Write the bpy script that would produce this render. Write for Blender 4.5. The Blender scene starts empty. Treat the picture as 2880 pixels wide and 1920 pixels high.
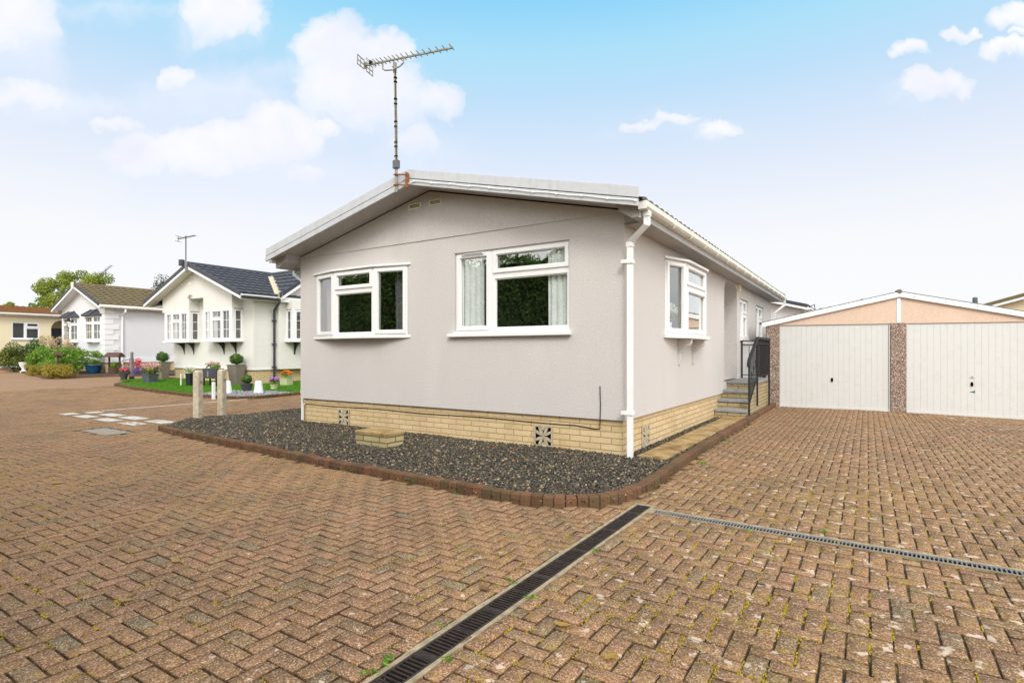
import bpy, math, random
import numpy as np
from mathutils import Vector, Matrix
random.seed(7); RNG = np.random.default_rng(11)
R = math.radians
SC = bpy.context.scene
COL = SC.collection
# ---------------------------------------------------------------- frames
C0 = np.array([1.3735, 6.74]); UX = np.array([.8407, -.5415]); VY = np.array([.5415, .8407])
TH = math.atan2(-.5415, .8407)
EYE = 1.3
def W2(lx, ly): p = C0 + lx*UX + ly*VY; return float(p[0]), float(p[1])
def L2(X, Y): q = np.array([X, Y]) - C0; return float(q @ UX), float(q @ VY)
def hgt(X, Y):
    X = np.asarray(X, float); Y = np.asarray(Y, float)
    sp = lambda t, w: np.where(t/w > 30, t, w*np.log1p(np.exp(np.minimum(t/w, 30))))
    a = .034*sp(np.minimum(Y, 75)-16, 1.5); b = 1/(1+np.exp(np.clip((X+2)/1.5, -40, 40)))
    return a*b - .033*np.minimum(sp(X-7.6, .4), 12)
def hl(lx, ly):
    X, Y = W2(lx, ly); return float(hgt(X, Y))

# ---------------------------------------------------------------- materials
def new_mat(name):
    m = bpy.data.materials.new(name); m.use_nodes = True
    nt = m.node_tree; nt.nodes.clear()
    o = nt.nodes.new('ShaderNodeOutputMaterial'); b = nt.nodes.new('ShaderNodeBsdfPrincipled')
    nt.links.new(b.outputs[0], o.inputs[0])
    return m, nt, b, o
def nd(nt, t, **kw):
    n = nt.nodes.new(t)
    for k, v in kw.items():
        if k.startswith('i_'):
            key = k[2:]; key = int(key) if key.isdigit() else key
            n.inputs[key].default_value = v
        else: setattr(n, k, v)
    return n
def noise(nt, vec, scale, detail=3, rough=.55):
    n = nd(nt, 'ShaderNodeTexNoise'); n.inputs['Scale'].default_value = scale
    n.inputs['Detail'].default_value = detail; n.inputs['Roughness'].default_value = rough
    if vec is not None: nt.links.new(vec, n.inputs['Vector'])
    return n.outputs['Fac']
def ramp(nt, fac, stops, interp='LINEAR'):
    r = nd(nt, 'ShaderNodeValToRGB'); r.color_ramp.interpolation = interp
    e = r.color_ramp.elements
    while len(e) < len(stops): e.new(.5)
    for i, (p, c) in enumerate(stops):
        e[i].position = p
        e[i].color = (c, c, c, 1) if not hasattr(c, '__len__') else (c[0], c[1], c[2], 1)
    nt.links.new(fac, r.inputs[0]); return r.outputs[0]
def mixc(nt, fac, a, b, mode='MIX'):
    m = nd(nt, 'ShaderNodeMix', data_type='RGBA', blend_type=mode)
    for s, v in ((0, fac), (6, a), (7, b)):
        if isinstance(v, bpy.types.NodeSocket): nt.links.new(v, m.inputs[s])
        elif s == 0: m.inputs[0].default_value = v
        else: m.inputs[s].default_value = (v[0], v[1], v[2], 1)
    return m.outputs[2]
def math_(nt, op, a, b=0., c=0.):
    m = nd(nt, 'ShaderNodeMath', operation=op)
    for i, v in enumerate((a, b, c)):
        if isinstance(v, bpy.types.NodeSocket): nt.links.new(v, m.inputs[i])
        else: m.inputs[i].default_value = v
    return m.outputs[0]
def objco(nt): return nd(nt, 'ShaderNodeTexCoord').outputs['Object']
def wallco(nt, sx=1., sz=1.):
    s = nd(nt, 'ShaderNodeSeparateXYZ'); nt.links.new(objco(nt), s.inputs[0])
    c = nd(nt, 'ShaderNodeCombineXYZ')
    nt.links.new(math_(nt, 'MULTIPLY', math_(nt, 'ADD', s.outputs[0], s.outputs[1]), sx), c.inputs[0])
    nt.links.new(math_(nt, 'MULTIPLY', s.outputs[2], sz), c.inputs[1])
    return c.outputs[0]
def bump(nt, b, hsock, strength, dist=.01):
    n = nd(nt, 'ShaderNodeBump'); n.inputs['Strength'].default_value = strength; n.inputs['Distance'].default_value = dist
    nt.links.new(hsock, n.inputs['Height']); nt.links.new(n.outputs[0], b.inputs['Normal'])
def setc(nt, b, sock): nt.links.new(sock, b.inputs['Base Color'])
def lerp(c, f): return tuple(x*f for x in c)

def m_plain(name, col, rough=.5, var=.12, scale=6., metal=0., bmp=0., bscale=60., spec=.5, coat=0.):
    m, nt, b, o = new_mat(name); co = objco(nt)
    f = noise(nt, co, scale, 4)
    setc(nt, b, mixc(nt, ramp(nt, f, [(.3, 0), (.7, 1)]), lerp(col, 1-var), lerp(col, 1+var)))
    b.inputs['Roughness'].default_value = rough; b.inputs['Metallic'].default_value = metal
    b.inputs['Specular IOR Level'].default_value = spec
    if bmp: bump(nt, b, noise(nt, co, bscale, 3), bmp, .004)
    return m
def m_render(name, col, stipple=.5, streak=.05):
    m, nt, b, o = new_mat(name); co = objco(nt)
    big = noise(nt, co, .9, 4); fine = noise(nt, co, 48, 4, .8)
    st = noise(nt, wallco(nt, 2.2, .5), 1., 4)
    c = mixc(nt, ramp(nt, big, [(.3, 0), (.7, 1)]), lerp(col, .95), lerp(col, 1.04))
    c = mixc(nt, ramp(nt, st, [(.35, 0), (.75, 1)]), c, lerp(col, 1-streak*1.4))
    c = mixc(nt, ramp(nt, fine, [(.40, .0), (.64, .85)]), c, lerp(col, .76))
    # splash dirt low on the wall and small chips
    sp = noise(nt, co, 3.1, 6, .7)
    c = mixc(nt, ramp(nt, sp, [(.66, 0), (.74, .35)]), c, (col[0]*.74, col[1]*.71, col[2]*.65))
    setc(nt, b, c); b.inputs['Roughness'].default_value = .93
    b.inputs['Specular IOR Level'].default_value = .2
    bump(nt, b, noise(nt, co, 120, 3, .7), stipple, .004)
    return m
def m_brick(name, c1, c2, mortar, bw=.3, bh=.09, msz=.006):
    m, nt, b, o = new_mat(name); v = wallco(nt); co = objco(nt)
    t = nd(nt, 'ShaderNodeTexBrick'); nt.links.new(v, t.inputs['Vector'])
    t.inputs['Scale'].default_value = 1; t.inputs['Brick Width'].default_value = bw; t.inputs['Row Height'].default_value = bh
    t.inputs['Mortar Size'].default_value = msz; t.inputs['Mortar Smooth'].default_value = .3; t.inputs['Bias'].default_value = -.1
    t.inputs['Color1'].default_value = (*c1, 1); t.inputs['Color2'].default_value = (*c2, 1); t.inputs['Mortar'].default_value = (*mortar, 1)
    f = noise(nt, co, 22, 5, .7); g = noise(nt, co, 2.2, 5, .65)
    c = mixc(nt, ramp(nt, f, [(.3, .35), (.65, 0)]), t.outputs['Color'], lerp(c1, .55))
    c = mixc(nt, ramp(nt, g, [(.5, 0), (.72, .45)]), c, (c1[0]*.6, c1[1]*.52, c1[2]*.4))
    setc(nt, b, c); b.inputs['Roughness'].default_value = .92
    hh = math_(nt, 'ADD', math_(nt, 'MULTIPLY', t.outputs['Fac'], -1.2), math_(nt, 'MULTIPLY', f, .9))
    bump(nt, b, hh, .8, .008)
    return m
def m_island(name, stops, rough=.85, fine=90, fstr=.35, spec=.3, bmp=.3, bdist=.003, big=None, trans=0.):
    m, nt, b, o = new_mat(name); co = objco(nt)
    g = nd(nt, 'ShaderNodeNewGeometry')
    c = ramp(nt, g.outputs['Random Per Island'], stops)
    f = noise(nt, co, fine, 3, .7)
    c = mixc(nt, ramp(nt, f, [(.35, fstr), (.62, 0)]), c, (.02, .017, .012))
    if big: c = mixc(nt, ramp(nt, noise(nt, co, big[0], 4), [(.4, 0), (.7, big[2])]), c, big[1])
    setc(nt, b, c); b.inputs['Roughness'].default_value = rough; b.inputs['Specular IOR Level'].default_value = spec
    if bmp: bump(nt, b, f, bmp, bdist)
    if trans:
        tr = nd(nt, 'ShaderNodeBsdfTranslucent'); nt.links.new(c, tr.inputs[0])
        mx = nd(nt, 'ShaderNodeMixShader', i_0=trans); nt.links.new(b.outputs[0], mx.inputs[1]); nt.links.new(tr.outputs[0], mx.inputs[2])
        nt.links.new(mx.outputs[0], o.inputs[0])
    return m
def m_leaf(name, cols, trans=.25, rough=.55):
    n = len(cols); return m_island(name, [(i/max(1, n-1), c) for i, c in enumerate(cols)], rough, 12, .12, .3, 0, trans=trans)
def m_glass(name, boost=2.4, base=.19):
    m, nt, b, o = new_mat(name); nt.nodes.remove(b)
    gl = nd(nt, 'ShaderNodeBsdfGlossy'); gl.inputs['Roughness'].default_value = 0.0
    gl.inputs['Color'].default_value = (.95, .97, .96, 1)
    tr = nd(nt, 'ShaderNodeBsdfTransparent'); tr.inputs[0].default_value = (.93, .95, .94, 1)
    ge = nd(nt, 'ShaderNodeNewGeometry'); dt = nd(nt, 'ShaderNodeVectorMath', operation='DOT_PRODUCT'); nt.links.new(ge.outputs['Normal'], dt.inputs[0]); nt.links.new(ge.outputs['Incoming'], dt.inputs[1])
    sc = math_(nt, 'MULTIPLY_ADD', math_(nt, 'POWER', math_(nt, 'SUBTRACT', 1., math_(nt, 'ABSOLUTE', dt.outputs['Value'])), 5.), .96, .04)
    f = math_(nt, 'MINIMUM', math_(nt, 'MULTIPLY_ADD', sc, boost, base), 1.)
    mx = nd(nt, 'ShaderNodeMixShader'); nt.links.new(f, mx.inputs[0]); nt.links.new(tr.outputs[0], mx.inputs[1]); nt.links.new(gl.outputs[0], mx.inputs[2])
    # slight waviness of the double glazing
    bp = nd(nt, 'ShaderNodeBump'); bp.inputs['Strength'].default_value = .02; bp.inputs['Distance'].default_value = .02
    nt.links.new(noise(nt, objco(nt), 2.5, 1), bp.inputs['Height']); nt.links.new(bp.outputs[0], gl.inputs['Normal'])
    nt.links.new(mx.outputs[0], o.inputs[0]); return m
def m_upvc(name, col=(.79, .79, .775), dirt=.2):
    m, nt, b, o = new_mat(name); co = objco(nt)
    f = noise(nt, co, 7, 6, .7); g = noise(nt, wallco(nt, 30, 2), 1, 3)
    c = mixc(nt, ramp(nt, f, [(.5, 0), (.75, dirt)]), col, (col[0]*.72, col[1]*.68, col[2]*.55))
    c = mixc(nt, ramp(nt, g, [(.55, 0), (.8, dirt*.6)]), c, lerp(col, .75))
    setc(nt, b, c); b.inputs['Roughness'].default_value = .35
    return m
def m_fascia(name, col):
    m, nt, b, o = new_mat(name); co = objco(nt)
    f = noise(nt, co, 14, 6, .75); g = noise(nt, wallco(nt, 11, .8), 1, 4); h = noise(nt, co, 45, 3)
    c = mixc(nt, ramp(nt, f, [(.45, 0), (.8, .5)]), col, lerp(col, .68))
    c = mixc(nt, ramp(nt, g, [(.5, 0), (.75, .35)]), c, (col[0]*.66, col[1]*.64, col[2]*.58))
    c = mixc(nt, ramp(nt, h, [(.7, 0), (.76, .6)]), c, (col[0]*.5, col[1]*.48, col[2]*.33))
    setc(nt, b, c); b.inputs['Roughness'].default_value = .8; bump(nt, b, h, .35, .004); return m
def m_tiles(name, c1, c2, moss=None, mossf=.6):
    m, nt, b, o = new_mat(name); co = objco(nt)
    f = noise(nt, co, 3, 6, .7); g = noise(nt, co, 18, 4, .7)
    c = mixc(nt, ramp(nt, f, [(.35, 0), (.65, 1)]), c1, c2)
    if moss: c = mixc(nt, ramp(nt, g, [(.45, 0), (.62, mossf)]), c, moss)
    setc(nt, b, c); b.inputs['Roughness'].default_value = .8; bump(nt, b, g, .5, .006); return m

M = {}
M['wall'] = m_render('pinkish_grey_render', (.635, .598, .567), .6, .05)
M['wall_cream'] = m_render('cream_render', (.80, .785, .725), .3, .03)
M['wall_grey'] = m_render('pale_grey_render', (.75, .75, .765), .3, .03)
M['wall_yellow'] = m_render('yellow_render', (.82, .72, .50), .3, .04)
M['wall_dist'] = m_render('greyish_render', (.60, .57, .56), .3, .03)
M['buff'] = m_brick('buff_stone_brick', (.70, .53, .30), (.61, .45, .235), (.34, .235, .12), .29, .0775, .006)
M['buff_old'] = m_brick('weathered_buff_brick', (.46, .37, .20), (.36, .28, .15), (.17, .13, .07), .24, .075, .008)
M['upvc'] = m_upvc('white_upvc')
M['upvc_clean'] = m_upvc('clean_white_upvc', (.80, .80, .80), .15)
M['gutter'] = m_upvc('weathered_white_gutter', (.76, .74, .66), .75)
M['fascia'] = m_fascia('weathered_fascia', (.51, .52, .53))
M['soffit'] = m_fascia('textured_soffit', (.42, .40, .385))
M['glass'] = m_glass('window_glass')
M['glass_far'] = m_glass('window_glass_far', 1.8, .05)
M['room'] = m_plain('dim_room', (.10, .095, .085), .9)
M['curtain'] = m_plain('pale_curtain', (.90, .92, .90), .9, .04)
M['curtain_grey'] = m_plain('grey_curtain', (.16, .15, .17), .9, .2, 40)
M['black'] = m_plain('black_metal', (.010, .010, .011), .7, .3, 20)
M['slot'] = m_plain('dark_slot', (.004, .004, .004), .95, spec=.1)
M['vent'] = m_plain('cream_vent', (.88, .84, .62), .6)
M['tan'] = m_plain('tan_block', (.45, .38, .26), .85, .2, 20, bmp=.4)
M['dark_tiles'] = m_tiles('slate_grey_tiles', (.035, .04, .05), (.055, .06, .072))
M['brown_tiles'] = m_tiles('brown_mossy_tiles', (.10, .075, .035), (.16, .12, .055), (.19, .15, .06), .5)
M['rust_tiles'] = m_tiles('rusty_tiles', (.22, .09, .03), (.30, .14, .05), (.11, .08, .03), .7)
M['grey_tiles'] = m_tiles('old_grey_tiles', (.11, .10, .09), (.17, .155, .13), (.09, .085, .03), .7)
M['trim_dark'] = m_plain('dark_verge', (.03, .032, .04), .5, .2)
M['galv'] = m_plain('galvanised_steel', (.21, .21, .205), .6, .25, 30, .2, .2)
M['alu'] = m_plain('weathered_aluminium', (.27, .25, .20), .6, .4, 30, .3)
M['rust'] = m_plain('rust', (.25, .095, .035), .85, .6, 40, .1, .5)
M['iron'] = m_plain('rusty_cast_iron', (.034, .022, .016), .65, .55, 22, .3, .6, 90)
M['concrete'] = m_plain('concrete', (.50, .435, .315), .92, .25, 14, bmp=.6, bscale=70)
M['haunch'] = m_plain('mortar_haunch', (.31, .245, .15), .95, .35, 16, bmp=.8, bscale=60)
M['steptread'] = m_plain('grey_step_slab', (.27, .28, .28), .85, .25, 18, bmp=.5, bscale=90)
M['plastic_grey'] = m_plain('grey_plastic', (.10, .10, .11), .5, .15)
M['white_line'] = m_plain('worn_road_paint', (.50, .47, .40), .85, .4, 14, bmp=.4)
M['manhole'] = m_plain('worn_manhole', (.27, .225, .17), .9, .4, 20, bmp=.8, bscale=120)
M['orange_flower'] = m_leaf('orange_petals', [(.75, .24, .01), (.85, .36, .02), (.62, .16, .01)])
M['purple_flower'] = m_leaf('mauve_petals', [(.48, .16, .56), (.62, .30, .70), (.38, .10, .45)])
M['violet_flower'] = m_leaf('violet_petals', [(.16, .07, .40), (.24, .10, .52), (.10, .12, .05)])
M['red_flower'] = m_leaf('red_petals', [(.72, .05, .10), (.80, .16, .22), (.55, .03, .06)])
M['pink_flower'] = m_leaf('pink_petals', [(.78, .42, .42), (.85, .60, .52), (.70, .30, .34)])
M['white_flower'] = m_leaf('white_petals', [(.80, .80, .76), (.74, .76, .68)])
M['leaf_box'] = m_leaf('box_leaves', [(.025, .07, .014), (.07, .16, .025), (.15, .26, .04)])
M['leaf_lush'] = m_leaf('lush_leaves', [(.07, .17, .02), (.17, .33, .03), (.30, .46, .06)])
M['leaf_dark'] = m_leaf('dark_glossy_leaves', [(.03, .06, .014), (.10, .15, .02), (.30, .29, .04)], .12, .35)
M['leaf_gold'] = m_leaf('golden_leaves', [(.20, .18, .02), (.34, .27, .03), (.46, .34, .05)])
M['leaf_acer'] = m_leaf('pinkish_leaves', [(.62, .42, .24), (.74, .60, .42), (.40, .34, .10)])
M['leaf_tree'] = m_leaf('tree_leaves', [(.13, .19, .02), (.25, .32, .035), (.38, .42, .06)], .35)
M['leaf_tree2'] = m_leaf('pale_tree_leaves', [(.12, .22, .04), (.24, .38, .08)], .3)
M['leaf_conifer'] = m_leaf('conifer_needles', [(.02, .04, .02), (.05, .08, .03)])
M['leaf_hedge'] = m_leaf('hedge_leaves', [(.04, .11, .02), (.17, .32, .05), (.42, .58, .14)], .3)
M['bark'] = m_plain('bark', (.10, .075, .05), .95, .35, 12, bmp=.8, bscale=30)
M['turf'] = m_leaf('turf_blades', [(.06, .17, .008), (.10, .26, .014), (.14, .32, .02)], .2)
M['turf_base'] = m_plain('turf_mat', (.06, .17, .01), .9, .25, 5)
M['soil'] = m_plain('dark_soil', (.05, .038, .026), .95, .35, 12, bmp=.7)
M['wicker'] = m_plain('grey_wicker', (.20, .17, .13), .85, .5, 55, bmp=1., bscale=60)
M['slate_pot'] = m_plain('slate_pot', (.075, .095, .11), .6, .2)
M['dark_pot'] = m_plain('charcoal_pot', (.045, .045, .05), .7, .2, bmp=.3)
M['blue_pot'] = m_plain('glazed_blue_pot', (.012, .06, .13), .15, .3, 4)
M['white_pot'] = m_plain('white_stone', (.78, .78, .77), .55, .06)
M['lime_pot'] = m_plain('lime_tin', (.42, .47, .24), .5, .12)
M['brown_wood'] = m_plain('brown_wood', (.085, .04, .026), .75, .35, 30, bmp=.5)
M['peach'] = m_render('peach_panel', (.67, .51, .395), .25, .08)
M['door'] = m_upvc('off_white_door', (.555, .555, .535), .3)
M['sticker'] = m_plain('teal_sticker', (.03, .10, .13), .5)
M['fallen'] = m_leaf('fallen_leaves', [(.42, .38, .06), (.46, .30, .06), (.24, .11, .03)])
M['dead_leaf'] = m_plain('dead_leaf', (.17, .085, .03), .8, .4, 30)
M['pebble'] = m_island('bed_pebbles', [(0, (.026, .024, .020)), (.20, (.09, .08, .056)), (.36, (.042, .048, .036)), (.50, (.08, .048, .048)), (.62, (.14, .115, .068)), (.74, (.03, .027, .028)), (.84, (.24, .185, .095)), (.91, (.09, .10, .08)), (.965, (.46, .37, .22)), (1, (.40, .18, .07))], .7, 60, .35, .35, .2)
M['slate_chip'] = m_island('slate_chips', [(0, (.16, .16, .17)), (.6, (.28, .28, .29)), (1, (.42, .42, .42))], .8, 60, .2)
M['moss'] = m_island('joint_moss', [(0, (.22, .15, .012)), (.5, (.42, .30, .02)), (.8, (.50, .33, .03)), (1, (.22, .26, .025))], .95, 60, .2, .1, 0)

def m_paving_brick():
    m, nt, b, o = new_mat('block_paving_brick'); co = objco(nt)
    g = nd(nt, 'ShaderNodeNewGeometry').outputs['Random Per Island']
    c = ramp(nt, g, [(0, (.25, .132, .066)), (.2, (.305, .155, .082)), (.42, (.28, .156, .072)), (.62, (.32, .163, .09)), (.80, (.295, .172, .078)), (.91, (.225, .148, .076)), (.96, (.175, .138, .082)), (1, (.34, .182, .10))])
    # slow drift of colour and grime over the drive
    c = mixc(nt, ramp(nt, noise(nt, co, .35, 4), [(.35, 0), (.7, .5)]), c, (.30, .178, .072))
    c = mixc(nt, ramp(nt, noise(nt, co, 1.7, 5, .7), [(.46, 0), (.72, .7)]), c, (.115, .068, .033))
    c = mixc(nt, ramp(nt, noise(nt, co, .75, 3, .5), [(.52, 0), (.66, .38)]), c, (.13, .082, .045))
    # exposed aggregate
    vo = nd(nt, 'ShaderNodeTexVoronoi'); vo.inputs['Scale'].default_value = 180; nt.links.new(co, vo.inputs['Vector']); vs = nd(nt, 'ShaderNodeSeparateColor'); nt.links.new(vo.outputs['Color'], vs.inputs[0]); s = vs.outputs[0]
    c = mixc(nt, ramp(nt, s, [(.16, .62), (.34, 0)]), c, (.055, .032, .018))
    c = mixc(nt, ramp(nt, s, [(.74, 0), (.92, .6)]), c, (.62, .44, .29))
    at = nd(nt, 'ShaderNodeAttribute', attribute_name='edge_dirt'); en = noise(nt, co, 30, 3)
    c = mixc(nt, math_(nt, 'MULTIPLY', at.outputs['Fac'], ramp(nt, en, [(.3, 1.), (.7, .55)])), c, (.045, .026, .012))
    # pale lichen scuffs, mostly on the drive side
    sx = nd(nt, 'ShaderNodeSeparateXYZ'); nt.links.new(co, sx.inputs[0])
    side = nd(nt, 'ShaderNodeMapRange'); nt.links.new(sx.outputs[0], side.inputs[0])
    side.inputs[1].default_value = -2.5; side.inputs[2].default_value = 2.0; side.inputs[3].default_value = -.085; side.inputs[4].default_value = .05
    li = math_(nt, 'ADD', noise(nt, co, 11, 3, .6), side.outputs[0])
    c = mixc(nt, ramp(nt, li, [(.655, 0), (.69, .72)]), c, (.62, .50, .39))
    # yellow moss and ochre silt smeared over the blocks in drifts
    mm = math_(nt, 'MULTIPLY', ramp(nt, noise(nt, co, .55, 3), [(.44, 0), (.62, 1)]), math_(nt, 'MULTIPLY', ramp(nt, noise(nt, co, 17, 4, .7), [(.52, 0), (.63, 1)]), ramp(nt, noise(nt, co, 90, 2), [(.42, 0), (.56, .85)])))
    c = mixc(nt, mm, c, (.40, .27, .035))
    setc(nt, b, c); b.inputs['Roughness'].default_value = .88; b.inputs['Specular IOR Level'].default_value = .25
    bump(nt, b, math_(nt, 'ADD', s, noise(nt, co, 60, 3)), .55, .004)
    return m
M['paver'] = m_paving_brick()
def m_joint():
    m, nt, b, o = new_mat('paving_joint_sand'); co = objco(nt)
    c = mixc(nt, ramp(nt, noise(nt, co, 16, 4, .7), [(.42, 0), (.6, 1)]), (.022, .012, .005), (.09, .048, .012))
    c = mixc(nt, ramp(nt, noise(nt, co, 7, 5, .7), [(.52, 0), (.64, .85)]), c, (.26, .19, .02))
    setc(nt, b, c); b.inputs['Roughness'].default_value = .95; bump(nt, b, noise(nt, co, 80, 3), .8, .006); return m
M['joint'] = m_joint()
def m_far_paving():
    m, nt, b, o = new_mat('far_block_paving'); co = objco(nt)
    t = nd(nt, 'ShaderNodeTexBrick'); nt.links.new(co, t.inputs['Vector']); t.inputs['Scale'].default_value = 1
    t.inputs['Brick Width'].default_value = .2; t.inputs['Row Height'].default_value = .1; t.inputs['Mortar Size'].default_value = .004
    t.inputs['Color1'].default_value = (.295, .170, .094, 1); t.inputs['Color2'].default_value = (.255, .15, .082, 1); t.inputs['Mortar'].default_value = (.09, .06, .03, 1)
    c = mixc(nt, ramp(nt, noise(nt, co, .35, 4), [(.35, 0), (.7, .55)]), t.outputs['Color'], (.295, .178, .08))
    c = mixc(nt, ramp(nt, noise(nt, co, 1.7, 5, .7), [(.5, 0), (.75, .5)]), c, (.16, .10, .055))
    setc(nt, b, c); b.inputs['Roughness'].default_value = .9; return m
M['far_paving'] = m_far_paving()
def m_aggregate():
    m, nt, b, o = new_mat('pebbledash'); co = objco(nt)
    v = nd(nt, 'ShaderNodeTexVoronoi'); v.inputs['Scale'].default_value = 62; nt.links.new(co, v.inputs['Vector'])
    s = nd(nt, 'ShaderNodeSeparateColor'); nt.links.new(v.outputs['Color'], s.inputs[0])
    c = ramp(nt, s.outputs[0], [(0, (.16, .09, .06)), (.25, (.34, .22, .16)), (.5, (.55, .42, .33)), (.7, (.25, .16, .12)), (.85, (.75, .66, .57)), (1, (.42, .28, .2))])
    c = mixc(nt, ramp(nt, v.outputs['Distance'], [(.35, 0), (.75, .85)]), c, (.06, .04, .03))
    setc(nt, b, c); b.inputs['Roughness'].default_value = .85
    bump(nt, b, math_(nt, 'MULTIPLY', v.outputs['Distance'], -1), 1., .012); return m
M['aggregate'] = m_aggregate()
M['kerb'] = m_island('kerb_brick', [(0, (.14, .065, .034)), (.3, (.20, .088, .048)), (.55, (.11, .062, .034)), (.8, (.18, .092, .048)), (1, (.23, .10, .06))], .9, 90, .45, .25, .5, .004, (2.5, (.10, .09, .035), .5))
M['slab'] = m_island('mossy_path_slab', [(0, (.42, .29, .13)), (1, (.50, .36, .18))], .95, 40, .25, .2, .4, .004, (4.2, (.15, .085, .028), .95))
M['land'] = m_plain('rough_land', (.10, .11, .045), .95, .3, .4)

# ---------------------------------------------------------------- mesh builder
class MB:
    def __init__(s, off=(0, 0, 0)): s.v = []; s.f = []; s.off = off
    def add(s, vs, fs):
        n = len(s.v); s.v += [tuple(p) for p in vs]; s.f += [tuple(i+n for i in f) for f in fs]
    def quad(s, *p): s.add(p, [tuple(range(len(p)))])
    def box(s, x0, x1, y0, y1, z0, z1):
        s.add([(x0, y0, z0), (x1, y0, z0), (x1, y1, z0), (x0, y1, z0), (x0, y0, z1), (x1, y0, z1), (x1, y1, z1), (x0, y1, z1)],
              [(3, 2, 1, 0), (4, 5, 6, 7), (0, 1, 5, 4), (1, 2, 6, 5), (2, 3, 7, 6), (3, 0, 4, 7)])
    def frus(s, cx, cy, z0, z1, a0, a1, n=4, rot=None, b0=None, b1=None):
        rot = (math.pi/4 if n == 4 else 0) if rot is None else rot; k = math.sqrt(2)/2 if n == 4 else .5
        vs = []
        for z, a in ((z0, a0), (z1, a1)):
            for i in range(n):
                t = rot+2*math.pi*i/n; vs.append((cx+a*k*math.cos(t), cy+a*k*math.sin(t), z))
        s.add(vs, [tuple(range(n-1, -1, -1)), tuple(range(n, 2*n))]+[(i, (i+1) % n, n+(i+1) % n, n+i) for i in range(n)])
    def lathe(s, cx, cy, prof, n=20):
        vs = [(cx+r*math.cos(2*math.pi*i/n), cy+r*math.sin(2*math.pi*i/n), z) for r, z in prof for i in range(n)]
        fs = [(k*n+i, k*n+(i+1) % n, (k+1)*n+(i+1) % n, (k+1)*n+i) for k in range(len(prof)-1) for i in range(n)]
        s.add(vs, fs+[tuple(range(n-1, -1, -1)), tuple((len(prof)-1)*n+i for i in range(n))])
    def obox(s, P, du, u, n, v):
        """box in a wall frame: along du, outward dn = (du.y,-du.x), up z"""
        dn = (du[1], -du[0]); P = np.array(P, float)
        vs = []
        for w in v:
            for uu, nn in ((u[0], n[1]), (u[1], n[1]), (u[1], n[0]), (u[0], n[0])):
                vs.append((P[0]+du[0]*uu+dn[0]*nn, P[1]+du[1]*uu+dn[1]*nn, P[2]+w))
        s.add(vs, [(3, 2, 1, 0), (4, 5, 6, 7), (0, 1, 5, 4), (1, 2, 6, 5), (2, 3, 7, 6), (3, 0, 4, 7)])
    def prism(s, poly, f0, f1):
        """poly: list of 2D points; f0/f1 map (a,b)->3D for the two end caps"""
        n = len(poly); s.add([f0(*p) for p in poly]+[f1(*p) for p in poly],
              [tuple(range(n-1, -1, -1)), tuple(range(n, 2*n))]+[(i, (i+1) % n, n+(i+1) % n, n+i) for i in range(n)])
    def tube(s, pts, r, n=8, sq=False):
        pts = [Vector(p) for p in pts]; rs = r if hasattr(r, '__len__') else [r]*len(pts)
        rings = []; ref = None
        for i, p in enumerate(pts):
            d = ((pts[i+1]-p).normalized() if i < len(pts)-1 else Vector()) + ((p-pts[i-1]).normalized() if i else Vector())
            d = d.normalized() if d.length > 1e-6 else Vector((0, 0, 1))
            if ref is None: ref = Vector((0, 0, 1)) if abs(d.z) < .9 else Vector((1, 0, 0))
            a = d.cross(ref).normalized(); b = a.cross(d).normalized(); ref = b if abs(b.dot(d)) < .9 else ref
            off = math.pi/4 if sq else 0; k = math.sqrt(2) if sq else 1
            rings.append([p+(a*math.cos(off+2*math.pi*j/n)+b*math.sin(off+2*math.pi*j/n))*rs[i]*k for j in range(n)])
        vs = [v for q in rings for v in q]; L = len(rings)
        s.add(vs, [(i*n+j, i*n+(j+1) % n, (i+1)*n+(j+1) % n, (i+1)*n+j) for i in range(L-1) for j in range(n)]+[tuple(range(n-1, -1, -1)), tuple((L-1)*n+j for j in range(n))])
    def holed(s, P, du, L, H, holes, rev=.06):
        us = sorted({0, L, *[x for h in holes for x in h[:2]]}); vs = sorted({0, H, *[x for h in holes for x in h[2:4]]})
        dn = (du[1], -du[0])
        pt = lambda u, v, n=0: (P[0]+du[0]*u+dn[0]*n, P[1]+du[1]*u+dn[1]*n, P[2]+v)
        for a, b in zip(us, us[1:]):
            for c, d in zip(vs, vs[1:]):
                m = ((a+b)/2, (c+d)/2)
                if any(h[0] < m[0] < h[1] and h[2] < m[1] < h[3] for h in holes): continue
                s.quad(pt(a, c), pt(b, c), pt(b, d), pt(a, d))
        for a, b, c, d in [h[:4] for h in holes]:
            s.quad(pt(a, c), pt(a, d), pt(a, d, -rev), pt(a, c, -rev)); s.quad(pt(b, d), pt(b, c), pt(b, c, -rev), pt(b, d, -rev))
            s.quad(pt(a, d), pt(b, d), pt(b, d, -rev), pt(a, d, -rev)); s.quad(pt(b, c), pt(a, c), pt(a, c, -rev), pt(b, c, -rev))
    def build(s, name, mat, parent=None, bevel=0., smooth=False, weld=False):
        o = raw(name, np.array(s.v, float)-np.array(s.off), s.f, mat, parent)
        if weld:
            import bmesh
            bm = bmesh.new(); bm.from_mesh(o.data); bmesh.ops.remove_doubles(bm, verts=bm.verts, dist=1e-4); bm.to_mesh(o.data); bm.free()
        if bevel:
            b = o.modifiers.new('edge', 'BEVEL'); b.width = bevel; b.segments = 2; b.limit_method = 'ANGLE'; b.angle_limit = R(40)
        if smooth:
            for p in o.data.polygons: p.use_smooth = True
        return o
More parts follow.
